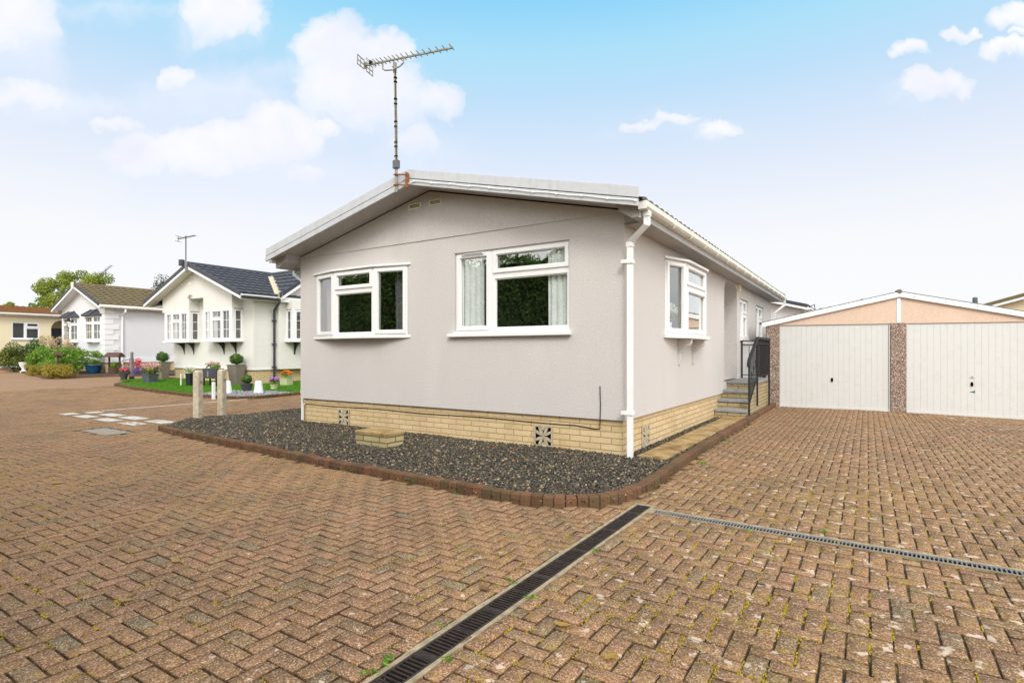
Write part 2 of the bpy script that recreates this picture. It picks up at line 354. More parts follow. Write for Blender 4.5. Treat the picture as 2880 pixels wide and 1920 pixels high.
def raw(name, V, F, mat, parent=None, smooth=False):
    me = bpy.data.meshes.new(name)
    V = np.asarray(V, np.float32)
    if isinstance(F, np.ndarray):
        k = F.shape[1]; me.vertices.add(len(V)); me.vertices.foreach_set('co', V.ravel())
        me.loops.add(F.size); me.loops.foreach_set('vertex_index', F.astype(np.int32).ravel())
        me.polygons.add(len(F)); me.polygons.foreach_set('loop_start', np.arange(0, F.size, k, dtype=np.int32))
        if smooth: me.polygons.foreach_set('use_smooth', np.ones(len(F), bool))
        me.update(calc_edges=True); me.validate()
    else:
        me.from_pydata([tuple(map(float, p)) for p in V], [], F); me.update()
    me.materials.append(mat)
    o = bpy.data.objects.new(name, me); COL.objects.link(o)
    if parent is not None: o.parent = parent
    return o
def tag(o, label=None, cat=None, group=None, kind=None):
    if label: o['label'] = label
    if cat: o['category'] = cat
    if group: o['group'] = group
    if kind: o['kind'] = kind
    return o
def thing(name, label, cat, lx, ly, z=None, rot=0., group=None):
    o = bpy.data.objects.new(name, None); COL.objects.link(o); o.empty_display_size = .2
    X, Y = W2(lx, ly); o.location = (X, Y, hl(lx, ly) if z is None else z); o.rotation_euler = (0, 0, TH+rot)
    return tag(o, label, cat, group)
def place(o, lx, ly, z=None, rot=0.):
    X, Y = W2(lx, ly); o.location = (X, Y, hl(lx, ly) if z is None else z); o.rotation_euler = (0, 0, TH+rot); return o
def dup(root, lx, ly, label, z=None, rot=0.):
    r = root.copy(); COL.objects.link(r); place(r, lx, ly, z, rot); r['label'] = label
    for ch in list(root.children):
        c = ch.copy(); COL.objects.link(c); c.parent = r
        for g in list(ch.children):
            d = g.copy(); COL.objects.link(d); d.parent = c
    return r
def setting(name, o): o.name = name; tag(o, kind='structure'); return o
def inpoly(x, y, poly):
    r = np.zeros(x.shape, bool); n = len(poly)
    for i in range(n):
        x0, y0 = poly[i]; x1, y1 = poly[(i+1) % n]
        c = ((y0 > y) != (y1 > y)) & (x < (x1-x0)*(y-y0)/((y1-y0) if y1 != y0 else 1e-9)+x0); r ^= c
    return r

# ---------------------------------------------------------------- foliage
def leaves(name, centers, n, size, mat, parent=None, spread=None, seed=1, aspect=.5, droop=.3):
    """many small folded leaf faces gathered round clump centres (x,y,z,r)"""
    rg = np.random.default_rng(seed); cs = np.array(centers, float)
    w = cs[:, 3]**2; idx = rg.choice(len(cs), n, p=w/w.sum()); c = cs[idx]
    d = rg.normal(size=(n, 3)); d /= np.linalg.norm(d, axis=1)[:, None]
    rad = c[:, 3]*rg.uniform(.35, 1.05, n)**.6
    p = c[:, :3]+d*rad[:, None]*(np.array([1, 1, .8]) if spread is None else np.array(spread))
    nrm = d*.7+rg.normal(size=(n, 3))*.55+np.array([0, 0, droop]); nrm /= np.linalg.norm(nrm, axis=1)[:, None]
    t = np.cross(nrm, rg.normal(size=(n, 3))); t /= np.linalg.norm(t, axis=1)[:, None]; b = np.cross(nrm, t)
    L = size*rg.uniform(.6, 1.3, n)[:, None]; Wd = L*aspect
    V = np.empty((n, 4, 3)); V[:, 0] = p-t*L*.5; V[:, 1] = p+b*Wd*.5+nrm*L*.08; V[:, 2] = p+t*L*.5; V[:, 3] = p-b*Wd*.5+nrm*L*.08
    return raw(name, V.reshape(-1, 3), np.arange(4*n).reshape(n, 4), mat, parent)
def clumps(cx, cy, cz, rx, ry, rz, k, r, seed, top=False):
    rg = np.random.default_rng(seed); out = []
    for _ in range(k):
        d = rg.normal(size=3); d /= np.linalg.norm(d); u = rg.uniform(.35, 1)**.5
        if top: d[2] = abs(d[2])
        out.append((cx+d[0]*rx*u, cy+d[1]*ry*u, cz+d[2]*rz*u, r*rg.uniform(.6, 1.25)))
    return out
def tree(name, label, lx, ly, z, H, crown, n, size, mat, seed, group=None, lean=0):
    t = thing(name, label, 'tree', lx, ly, z, group=group); rg = random.Random(seed)
    m = MB(); cz = crown[2]
    m.tube([(0, 0, -.2), (lean*.3, 0, H*.2), (lean, .1, cz), (lean, .1, cz+crown[3]*.5)], [H*.03, H*.024, H*.014, H*.004], 8)
    for k in range(9):
        a = rg.uniform(0, 6.28); z0 = cz-crown[3]*.5+rg.uniform(0, crown[3]*.7); e = rg.uniform(.5, .85)
        m.tube([(lean*.7, 0, z0), (lean+crown[0]*e*.5*math.cos(a), crown[1]*e*.5*math.sin(a), z0+crown[3]*.3), (lean+crown[0]*e*math.cos(a), crown[1]*e*math.sin(a), z0+crown[3]*.45)], [H*.01, H*.006, H*.002], 6)
    m.build('trunk', M['bark'], t, smooth=True)
    leaves('crown', clumps(lean, 0, cz, crown[0], crown[1], crown[3], 110, crown[3]*.24, seed), n, size, mat, t, seed=seed)
    return t

# ---------------------------------------------------------------- windows
def ring(F, P, du, u0, u1, v0, v1, w, n0, n1):
    F.obox(P, du, (u0, u0+w), (n0, n1), (v0, v1)); F.obox(P, du, (u1-w, u1), (n0, n1), (v0, v1))
    F.obox(P, du, (u0+w, u1-w), (n0, n1), (v0, v0+w)); F.obox(P, du, (u0+w, u1-w), (n0, n1), (v1-w, v1))
def facet(F, S, G, B, P, du, cells, n0=-.07, n1=0., w=.05, ws=.05):
    dn = (du[1], -du[0])
    for cell in cells:
        u0, u1, v0, v1, op = cell[:5]; ring(F, P, du, u0, u1, v0, v1, w, n0, n1); k = w
        if op:
            ring(S, P, du, u0+w*.55, u1-w*.55, v0+w*.55, v1-w*.55, ws, n1-.03, n1+.02); k = w*.55+ws
            # inner bead
            ring(S, P, du, u0+k-.002, u1-k+.002, v0+k-.002, v1-k+.002, .012, n1-.03, n1+.004)
        else: ring(S, P, du, u0+w-.002, u1-w+.002, v0+w-.002, v1-w+.002, .016, n1-.045, n1-.018)
        g = lambda u, v, n: (P[0]+du[0]*u+dn[0]*n, P[1]+du[1]*u+dn[1]*n, P[2]+v)
        gn = n1-.034
        G.quad(g(u0+k-.004, v0+k-.004, gn), g(u1-k+.004, v0+k-.004, gn), g(u1-k+.004, v1-k+.004, gn), g(u0+k-.004, v1-k+.004, gn))
        if len(cell) > 5 and B is not None:
            nx, ny = cell[5]
            for i in range(1, nx): uu = u0+k+(u1-u0-2*k)*i/nx; B.obox(P, du, (uu-.009, uu+.009), (gn+.004, gn+.014), (v0+k, v1-k))
            for j in range(1, ny): vv = v0+k+(v1-v0-2*k)*j/ny; B.obox(P, du, (u0+k, u1-k), (gn+.003, gn+.012), (vv-.009, vv+.009))
def window(parent, off, facets, fmat, gmat, sill=None, label=None, extra=None, smat=None, **kw):
    F, S, G, B = MB(off), MB(off), MB(off), MB(off)
    for P, du, cells in facets: facet(F, S, G, B, P, du, cells, **kw)
    w = F.build('window', fmat, parent, bevel=.004)
    S.build('sash', fmat, w, bevel=.003); G.build('pane', gmat, w)
    if B.v: B.build('glazing_bars', fmat, w)
    if sill: sill.build('sill', smat or fmat, w, bevel=.006)
    for nm, mb, mt in (extra or []): mb.build(nm, mt, w, bevel=.003)
    if label: w['label'] = label
    return w
def unit(a, b): d = np.array(b[:2], float)-np.array(a[:2], float); l = np.hypot(*d); return tuple(d/l), l
def sill_strip(mb, pts, z0, z1, out, inn):
    """polyline board following the foot of a bow window"""
    n = len(pts); P = [np.array(p, float) for p in pts]; offs = []
    for i in range(n):
        ds = []
        if i: ds.append(unit(P[i-1], P[i])[0])
        if i < n-1: ds.append(unit(P[i], P[i+1])[0])
        d = np.mean(ds, axis=0); d /= np.hypot(*d); k = 1/max(.5, abs(np.dot(d, ds[0]))); offs.append(np.array([d[1], -d[0]])*k)
    for i in range(n-1):
        a, b = P[i], P[i+1]; q = [a+offs[i]*out, b+offs[i+1]*out, b-offs[i+1]*inn, a-offs[i]*inn]
        mb.add([(x, y, z0) for x, y in q]+[(x, y, z1) for x, y in q], [(3, 2, 1, 0), (4, 5, 6, 7), (0, 1, 5, 4), (1, 2, 6, 5), (2, 3, 7, 6), (3, 0, 4, 7)])

def roof_tiles(mb, A, du, L, ds, S, rows, step=.03, wave=.012, period=.30, nu=None, cut=None):
    """stepped wavy courses; A = corner at the ridge, du along the ridge, ds unit vector down the slope"""
    A, du, ds = (np.array(q, float) for q in (A, du, ds)); nrm = np.cross(du, ds); nrm = nrm if nrm[2] > 0 else -nrm
    nu = nu or int(L/period*6); us = np.linspace(0, L, nu+1)
    for r in range(rows):
        s0, s1 = S*r/rows, S*(r+1)/rows
        wv = wave*(np.abs(np.sin(us*math.pi/period)))
        base = len(mb.v)
        for ss, hh in ((s0, .0), (s1, step), (s1, -.004)):
            for u, w in zip(us, wv):
                u2 = u if cut is None else max(u, cut(ss))if cut(ss) > 0 else min(u, L+cut(ss))
                p = A+du*u2+ds*ss+nrm*(hh+(w if hh >= 0 else 0)); mb.v.append(tuple(p))
        k = nu+1
        for row in (0, 1):
            for i in range(nu): a = base+row*k+i; mb.f.append((a, a+1, a+1+k, a+k))

# ================================================================ SETTING: ground, paving, beds
KERB = [(-7.4, -1.9), (-6.6, -1.99), (-5.73, -2.07), (-4.7, -2.125), (-3.82, -2.19), (-2.54, -2.30), (-1.61, -2.345), (-.52, -2.387), (-.0, -2.38), (.28, -2.305), (.50, -2.165), (.665, -1.98), (.745, -1.72), (.775, -1.33), (.77, -.83), (.70, 1.02), (.675, 4.56), (.66, 8.3)]
BED = KERB[:-1]+[(.65, 5.0), (.5, 5.0), (.04, 5.0), (-.02, .06), (-6.22, .06), (-6.3, 3.5), (-8.0, 3.2), (-8.3, .9), (-8.35, -.4), (-8.25, -1.0), (-7.6, -1.72)]
LAWN_K = [(-20.3, 3.6), (-20.35, 2.75), (-19.868, 2.348), (-17.934, 2.114), (-15.485, 1.99), (-13.9, 1.9), (-12.88, 1.98), (-12.034, 2.13), (-11.63, 2.55), (-11.65, 3.2), (-11.72, 3.9), (-11.75, 7.5)]
LAWN = LAWN_K+[(-15.6, 7.5), (-15.7, 4.96), (-21.2, 4.96), (-21.75, 4.75), (-21.9, 3.3), (-21.2, 3.2)]
BEDL = [(-36.0, 3.2), (-34.8, 3.12), (-30.6, 2.86), (-27.9, 2.5), (-25.9, 2.2), (-25.3, 2.35), (-25.1, 2.9), (-25.0, 3.7), (-24.37, 4.6), (-23.4, 5.7)]
BEDLP = BEDL+[(-23.2, 7.5), (-26.85, 7.5), (-26.9, 4.76), (-31.9, 4.76), (-34.9, 8), (-36.2, 8)]
HOUSE = [(-6.2, .05), (-.05, .05), (-.05, 12.1), (-6.2, 12.1)]
PORCH = [(-.05, 4.8), (.6, 4.8), (.6, 8.1), (-.05, 8.1)]
GX, GY = 6.40, 13.182; GA = math.atan2(-.3508, .9364); GS = np.array([.9364, -.3508]); GT = np.array([.3508, .9364])
GARAGE = [L2(*(np.array([GX, GY])+GS*a+GT*b)) for a, b in ((-.3, .12), (5.1, .12), (5.1, 6), (-.3, 6))]
CREAM = [(-21.1, 5.05), (-15.75, 5.05), (-15.75, 14), (-21.1, 14)]

def ground():
    xs = np.concatenate([np.arange(-160, -60, 10), np.arange(-60, 30, 1.5), np.arange(30, 170, 10)])
    ys = np.concatenate([np.arange(-60, -20, 8), np.arange(-20, 80, 1.5), np.arange(80, 500, 30)])
    X, Y = np.meshgrid(xs, ys); Z = hgt(X, Y)-.06; V = np.stack([X, Y, Z], -1).reshape(-1, 3); nx = len(xs)
    i, j = np.meshgrid(np.arange(nx-1), np.arange(len(ys)-1)); a = (j*nx+i).ravel()
    setting('ground', raw('ground', V, np.stack([a, a+1, a+nx+1, a+nx], 1), M['land']))
ground()

NEAR = 24.
def near_cell(cx, cy):
    X = C0[0]+cx*UX[0]+cy*VY[0]; Y = C0[1]+cx*UX[1]+cy*VY[1]
    return (X**2+Y**2 < NEAR**2) & (Y > -.8*np.abs(X)-.2) & (Y > -1.4) & (np.abs(X) < 1.25*np.abs(Y)+3.5)
def paving():
    g = .5
    xs = np.arange(-62, 17+g, g); ys = np.arange(-12, 26+g, g)
    cx, cy = np.meshgrid(xs[:-1]+g/2, ys[:-1]+g/2); nr = near_cell(cx, cy)
    X, Y = np.meshgrid(xs, ys); nx = len(xs)
    low = np.zeros(X.shape, bool)
    low[:-1, :-1] |= nr; low[1:, :-1] |= nr; low[:-1, 1:] |= nr; low[1:, 1:] |= nr
    WX = C0[0]+X*UX[0]+Y*VY[0]; WY = C0[1]+X*UX[1]+Y*VY[1]
    Z = hgt(WX, WY)-np.where(low, .0120, .003)
    V = np.stack([X, Y, Z], -1).reshape(-1, 3)
    i, j = np.meshgrid(np.arange(nx-1), np.arange(len(ys)-1)); a = (j*nx+i).ravel()
    o = raw('road', V, np.stack([a, a+1, a+nx+1, a+nx], 1), M['joint']); o.data.materials.append(M['far_paving'])
    o.data.polygons.foreach_set('material_index', (~nr).ravel().astype(np.int32))
    setting('road', place(o, 0, 0, 0))
    # herringbone of separate bricks
    p_ = .0895; ii, jj = np.meshgrid(np.arange(-290, 175), np.arange(-135, 260)); ii = ii.ravel(); jj = jj.ravel(); k = (ii+jj) % 4
    H = k == 0; Vv = k == 2
    bx = p_*np.concatenate([ii[H]+1., ii[Vv]+.5]); by = p_*np.concatenate([jj[H]+.5, jj[Vv]+1.])
    hor = np.concatenate([np.ones(H.sum(), bool), np.zeros(Vv.sum(), bool)])
    ci = np.floor((bx+62)/g).astype(int); cj = np.floor((by+12)/g).astype(int)
    ok = (ci >= 0) & (ci < nr.shape[1]) & (cj >= 0) & (cj < nr.shape[0]); keep = ok.copy()
    keep[ok] &= nr[cj[ok], ci[ok]]
    for P in (BED, LAWN, HOUSE, PORCH, GARAGE, CREAM, BEDLP): keep &= ~inpoly(bx, by, P)
    keep &= ~((np.abs(bx-.905) < .022) & (by < -1.86)); dy = by-(-1.985-.033*(bx-1)); keep &= ~((np.abs(dy) < .018) & (bx > .98))
    keep &= ~((bx > -8.6) & (bx < -7.5) & (by > -2.62) & (by < -2.16))
    bx, by, hor = bx[keep], by[keep], hor[keep]; n = len(bx)
    hxh = np.where(hor, p_, p_/2)-.0030-RNG.uniform(0, .0016, n); hyh = np.where(hor, p_/2, p_)-.0030-RNG.uniform(0, .0016, n)
    bx = bx+RNG.normal(0, .0012, n); by = by+RNG.normal(0, .0012, n); ang = RNG.normal(0, R(.5), n)
    sx = np.array([-1, 1, 1, -1]); sy = np.array([-1, -1, 1, 1]); layers = []
    dz = RNG.normal(0, .0012, n); tx = RNG.normal(0, .012, n); ty = RNG.normal(0, .012, n)
    for inset, z in ((0, -.03), (0, -.005), (.0036, 0)):
        ox = sx[None]*(hxh[:, None]-inset); oy = sy[None]*(hyh[:, None]-inset)
        x = bx[:, None]+ox*np.cos(ang)[:, None]-oy*np.sin(ang)[:, None]; y = by[:, None]+ox*np.sin(ang)[:, None]+oy*np.cos(ang)[:, None]
        # blocks cut to fit along the two channels
        kk = (by < -1.8)[:, None] & (np.abs(bx-.905) < .22)[:, None] & (y < -1.84)
        x = np.where(kk & (bx < .905)[:, None], np.minimum(x, .905-.064), np.where(kk & (bx >= .905)[:, None], np.maximum(x, .905+.064), x))
        yc = -1.985-.033*(x-1); k2 = (np.abs(by+1.985+.033*(bx-1)) < .22)[:, None] & (x > .985)
        up = (by > -1.985-.033*(bx-1))[:, None]; y = np.where(k2 & up, np.maximum(y, yc+.048), np.where(k2 & ~up, np.minimum(y, yc-.048), y))
        hz = hgt(C0[0]+x*UX[0]+y*VY[0], C0[1]+x*UX[1]+y*VY[1])
        und = .004*np.sin(bx*.9+.7*np.sin(by*.6))*np.sin(by*.8+.3)
        layers.append(np.stack([x, y, hz+und[:, None]+z+dz[:, None]+tx[:, None]*ox+ty[:, None]*oy], -1))
    V = np.concatenate(layers, 1); base = (np.arange(n)*12)[:, None]
    q = [(8, 9, 10, 11)]+[(l*4+i, l*4+(i+1) % 4, (l+1)*4+(i+1) % 4, (l+1)*4+i) for l in (0, 1) for i in range(4)]
    F = (base[:, :, None]+np.array(q)[None]).reshape(-1, 4)
    po = raw('paving', V.reshape(-1, 3), F, M['paver']); pa = po.data.attributes.new('edge_dirt', 'FLOAT', 'POINT'); pa.data.foreach_set('value', np.tile(np.array([1]*8+[0]*4, np.float32), n))
    setting('paving', place(po, 0, 0, 0))
    # moss tufts sitting in the joints near the camera
    d2 = (bx-2.495)**2+(by+6.405)**2; s = np.where((d2 < 8.5**2))[0]
    pos = []; rg = np.random.default_rng(5)
    patch = np.sin(bx*1.3+1.1*np.sin(by*.9))+np.sin(by*1.7+bx*.6)+.5*np.sin(bx*3.1-by*2.3)
    for b in s:
        m = rg.poisson(max(.22, 1.5*(.3+.5*patch[b])))
        for _ in range(m):
            if rg.random() < .5: pos.append((bx[b]+rg.uniform(-1, 1)*hxh[b], by[b]-hyh[b]-.003, 0))
            else: pos.append((bx[b]-hxh[b]-.003, by[b]+rg.uniform(-1, 1)*hyh[b], 1))
    P = np.array([p[:2] for p in pos]); Dr = np.array([p[2] for p in pos])
    ok = (np.abs(P[:, 0]-.905) > .075) | (P[:, 1] > -1.8); P, Dr = P[ok], Dr[ok]
    kk = rg.integers(5, 26, len(P)); ln = np.repeat(kk*.0016, kk); P = np.repeat(P, kk, 0); Dr = np.repeat(Dr, kk); n = len(P)
    al = rg.normal(0, 1, n)*ln; ac = rg.normal(0, .0035, n); P = P+np.where(Dr[:, None] == 0, np.stack([al, ac], 1), np.stack([ac, al], 1))
    r = rg.uniform(.0018, .0058, n); a0 = rg.uniform(0, 6.28, n)
    hz = hgt(C0[0]+P[:, 0]*UX[0]+P[:, 1]*VY[0], C0[1]+P[:, 0]*UX[1]+P[:, 1]*VY[1])
    V = np.empty((n, 6, 3))
    for t in range(5):
        V[:, t, 0] = P[:, 0]+r*np.cos(a0+t*1.2566)*rg.uniform(.6, 1.2, n); V[:, t, 1] = P[:, 1]+r*np.sin(a0+t*1.2566)*rg.uniform(.6, 1.2, n); V[:, t, 2] = hz-.006
    V[:, 5, :2] = P; V[:, 5, 2] = hz+rg.uniform(-.002, .004, n)
    F = ((np.arange(n)*6)[:, None, None]+np.array([(i, (i+1) % 5, 5) for i in range(5)])[None]).reshape(-1, 3)
    tag(place(raw('moss', V.reshape(-1, 3), F, M['moss'], smooth=True), 0, 0, 0), 'yellow green moss growing in the paving joints', 'moss', kind='stuff')
paving()

def sheet(name, poly, dz, mat, kind=True, res=.35, mound=0.):
    """a filled outline that follows the ground"""
    xs = np.array([p[0] for p in poly]); ys = np.array([p[1] for p in poly])
    import bmesh
    bm = bmesh.new(); vs = [bm.verts.new((x, y, 0)) for x, y in poly]; bm.faces.new(vs)
    bmesh.ops.triangulate(bm, faces=bm.faces[:])
    for _ in range(12):
        e = [e for e in bm.edges if e.calc_length() > max(res, .35)*1.6]
        if not e: break
        bmesh.ops.subdivide_edges(bm, edges=e, cuts=1); bmesh.ops.triangulate(bm, faces=bm.faces[:])
    for v in bm.verts: v.co.z = hl(v.co.x, v.co.y)+dz
    me = bpy.data.meshes.new(name); bm.to_mesh(me); bm.free(); me.materials.append(mat)
    o = bpy.data.objects.new(name, me); COL.objects.link(o); place(o, 0, 0, 0)
    if kind: setting(name, o)
    return o
ICO = None
def stones(name, poly, spacing, smin, smax, z0, mat, label, cat, seed=3, zfun=None):
    global ICO
    import bmesh
    if ICO is None:
        bm = bmesh.new(); bmesh.ops.create_icosphere(bm, subdivisions=1, radius=1)
        ICO = (np.array([v.co for v in bm.verts]), np.array([[v.index for v in f.verts] for f in bm.faces])); bm.free()
    rg = np.random.default_rng(seed); P = np.array(poly)
    xs = np.arange(P[:, 0].min(), P[:, 0].max(), spacing); ys = np.arange(P[:, 1].min(), P[:, 1].max(), spacing)
    X, Y = np.meshgrid(xs, ys); X = X.ravel()+rg.uniform(-.6, .6, X.size)*spacing; Y = Y.ravel()+rg.uniform(-.6, .6, Y.size)*spacing
    k = inpoly(X, Y, poly); X, Y = X[k], Y[k]; n = len(X)
    s = rg.uniform(smin, smax, n)*rg.choice([1, 1, 1, .7], n); sc = np.stack([s, s*rg.uniform(.55, .95, n), s*rg.uniform(.35, .65, n)], 1)
    V = ICO[0][None]*sc[:, None, :]*(1+rg.normal(0, .13, (n, len(ICO[0]), 1)))
    a = rg.uniform(0, 6.28, n); b = rg.normal(0, .45, n); ca, sa, cb, sb = np.cos(a), np.sin(a), np.cos(b), np.sin(b)
    x = V[..., 0]*cb[:, None]-V[..., 2]*sb[:, None]; z = V[..., 0]*sb[:, None]+V[..., 2]*cb[:, None]; y = V[..., 1]
    hz = hgt(C0[0]+X*UX[0]+Y*VY[0], C0[1]+X*UX[1]+Y*VY[1])+z0+rg.uniform(-.006, .01, n)
    if zfun is not None: hz = hz+zfun(X, Y)
    V = np.stack([x*ca[:, None]-y*sa[:, None]+X[:, None], x*sa[:, None]+y*ca[:, None]+Y[:, None], z+hz[:, None]], -1)
    F = ((np.arange(n)*len(ICO[0]))[:, None, None]+ICO[1][None]).reshape(-1, 3)
    return tag(place(raw(name, V.reshape(-1, 3), F, mat, smooth=True), 0, 0, 0), label, cat, kind='stuff')
def kerb(name, pts, depth=.1, height=.085, blk=.1, mat='kerb', seed=2, long_from=None):
    """edging blocks stood along a line; pts = outer foot of the kerb"""
    rg = random.Random(seed); mb = MB(); d = [0]
    for a, b in zip(pts, pts[1:]): d.append(d[-1]+math.dist(a, b))
    def at(s):
        for i in range(len(pts)-1):
            if s <= d[i+1] or i == len(pts)-2:
                t = (s-d[i])/(d[i+1]-d[i]); return pts[i][0]+(pts[i+1][0]-pts[i][0])*t, pts[i][1]+(pts[i+1][1]-pts[i][1])*t
    s = 0.
    while s < d[-1]-.03:
        L = blk if (long_from is None or s < long_from) else .2
        a, b = at(s), at(min(s+L, d[-1])); tx, ty = unit(a, b)[0]; nx, ny = -ty, tx   # inward = left of travel
        j = rg.uniform(-.004, .004); hh = height+rg.uniform(-.006, .006); z = hl(*a)
        gq = .0045; a = (a[0]+tx*gq+nx*j, a[1]+ty*gq+ny*j); b = (b[0]-tx*gq+nx*j, b[1]-ty*gq+ny*j); c = .012
        lo = [a, b, (b[0]+nx*depth, b[1]+ny*depth), (a[0]+nx*depth, a[1]+ny*depth)]
        cx, cy = sum(p[0] for p in lo)/4, sum(p[1] for p in lo)/4
        ins = [(p[0]+(cx-p[0])*.16, p[1]+(cy-p[1])*.16) for p in lo]; t1 = rg.uniform(-.004, .004)
        vs = [(p[0], p[1], z-.05) for p in lo]+[(p[0], p[1], z+hh-c) for p in lo]+[(p[0], p[1], z+hh+t1*(1 if i in (1, 2) else -1)) for i, p in enumerate(ins)]
        mb.add(vs, [(8, 9, 10, 11)]+[(l*4+i, l*4+(i+1) % 4, (l+1)*4+(i+1) % 4, (l+1)*4+i) for l in (0, 1) for i in range(4)])
        s += L
    return setting(name, place(mb.build(name, M[mat]), 0, 0, 0))
kerb('kerb', KERB, .1, .085, .1, long_from=9.6)
kerb('lawn_kerb', LAWN_K, .1, .08, .1, seed=5)
kerb('border_kerb', BEDL, .1, .08, .2, seed=6)
sheet('gravel_base', [(x, y) for x, y in BED], .02, M['soil'])
def mound(X, Y): return .018*np.exp(-((Y+.9)/1.0)**2)+.012*np.sin(X*2.1)*np.sin(Y*2.7+X)
stones('gravel', KERB[:15]+[(.745, -.02), (-.02, .0), (-6.22, .06)]+BED[-6:], .0235, .0095, .021, .03, M['pebble'], 'mixed grey and purple pebbles filling the bed round the home', 'gravel', 3, mound)
stones('gravel', [(.0, .05), (.15, .05), (.15, 4.85), (.0, 4.85)], .026, .010, .020, .035, M['pebble'], 'narrow strip of pebbles between brick plinth and stepping slabs', 'gravel', 4)
stones('gravel', [(.52, -.1), (.66, -.1), (.60, 4.6), (.52, 4.85)], .026, .010, .020, .035, M['pebble'], 'narrow strip of pebbles between stepping slabs and kerb', 'gravel', 5)
# stepping slabs along the side
mb = MB(); y = 0.
for k in range(8):
    mb.add([(.155+random.uniform(-.008, .008), y+.006, .055), (.51+random.uniform(-.008, .008), y+.006, .053), (.51, y+.596, .055), (.155, y+.596, .057), (.155, y+.006, -.02), (.51, y+.006, -.02), (.51, y+.596, -.02), (.155, y+.596, -.02)], [(0, 1, 2, 3), (4, 5, 1, 0), (5, 6, 2, 1), (6, 7, 3, 2), (7, 4, 0, 3)]); y += .602
setting('path', place(mb.build('path', M['slab'], bevel=.006), 0, 0, 0))
# turf and far bed
sheet('lawn_base', LAWN, .05, M['turf_base'])
def turf():
    rg = np.random.default_rng(8); n = 90000; P = np.array(LAWN)
    X = rg.uniform(P[:, 0].min(), P[:, 0].max(), n); Y = rg.uniform(P[:, 1].min(), P[:, 1].max(), n)
    k = inpoly(X, Y, LAWN) & ~inpoly(X, Y, [(-14.1, 2.0), (-12.0, 2.1), (-11.6, 3.9), (-12.3, 3.95), (-13.3, 3.75), (-14.05, 3.3)]); X, Y = X[k], Y[k]; n = len(X)
    hz = hgt(C0[0]+X*UX[0]+Y*VY[0], C0[1]+X*UX[1]+Y*VY[1])+.05; a = rg.uniform(0, 6.28, n); w = .012; ln = rg.uniform(.02, .045, n)
    V = np.empty((n, 3, 3)); V[:, 0] = np.stack([X-w*np.cos(a), Y-w*np.sin(a), hz], 1); V[:, 1] = np.stack([X+w*np.cos(a), Y+w*np.sin(a), hz], 1)
    V[:, 2] = np.stack([X+rg.normal(0, .015, n), Y+rg.normal(0, .015, n), hz+ln], 1)
    tag(place(raw('lawn', V.reshape(-1, 3), np.arange(3*n).reshape(n, 3), M['turf']), 0, 0, 0), 'bright green artificial turf in front of the cream bungalow', 'lawn', kind='stuff')
turf()
stones('gravel', [(-13.95, 2.02), (-12.1, 2.2), (-11.75, 2.7), (-11.8, 3.85), (-12.3, 3.9), (-13.3, 3.7), (-14.0, 3.25)], .05, .02, .045, .065, M['slate_chip'], 'pale grey slate chips at the lawn corner round the white cones', 'gravel', 6)
sheet('flower_bed', BEDLP, .05, M['soil'])

# road paint: worn white rectangles and the long line
mb = MB()
def patch(x0, x1, y0, y1, dz=.004):
    n = max(1, int((x1-x0)/.4)); m = max(1, int((y1-y0)/.4))
    for i in range(n):
        for j in range(m):
            a, b = x0+(x1-x0)*i/n, x0+(x1-x0)*(i+1)/n; c, d = y0+(y1-y0)*j/m, y0+(y1-y0)*(j+1)/m
            mb.quad((a, c, hl(a, c)+dz), (b, c, hl(b, c)+dz), (b, d, hl(b, d)+dz), (a, d, hl(a, d)+dz))
for a, b in ((-11.85, -11.45), (-11.15, -10.5), (-10.15, -9.45), (-9.1, -8.48)): patch(a, b, -1.82, -1.56)
for a, b in ((-11.75, -11.4), (-11.05, -10.35), (-10.1, -9.35), (-9.0, -8.3)): patch(a, b, -1.42, -1.14)
patch(-11.86, -11.74, -1.05, 4.6)
setting('road_marking', place(mb.build('road_marking', M['white_line']), 0, 0, 0))
mh = thing('manhole_cover', 'grey rectangular recessed manhole cover set in the brick road', 'manhole cover', -8.05, -2.39, 0)
mb = MB(); mb.box(-.49, .49, -.19, .19, -.03, .002); mb.build('lid', M['manhole'], mh, bevel=.004)
mb = MB()
for b in ((-.55, .55, -.23, -.195), (-.55, .55, .195, .23), (-.55, -.495, -.195, .195), (.495, .55, -.195, .195)): mb.box(*b, -.03, .004)
mb.build('frame', M['iron'], mh, bevel=.003)

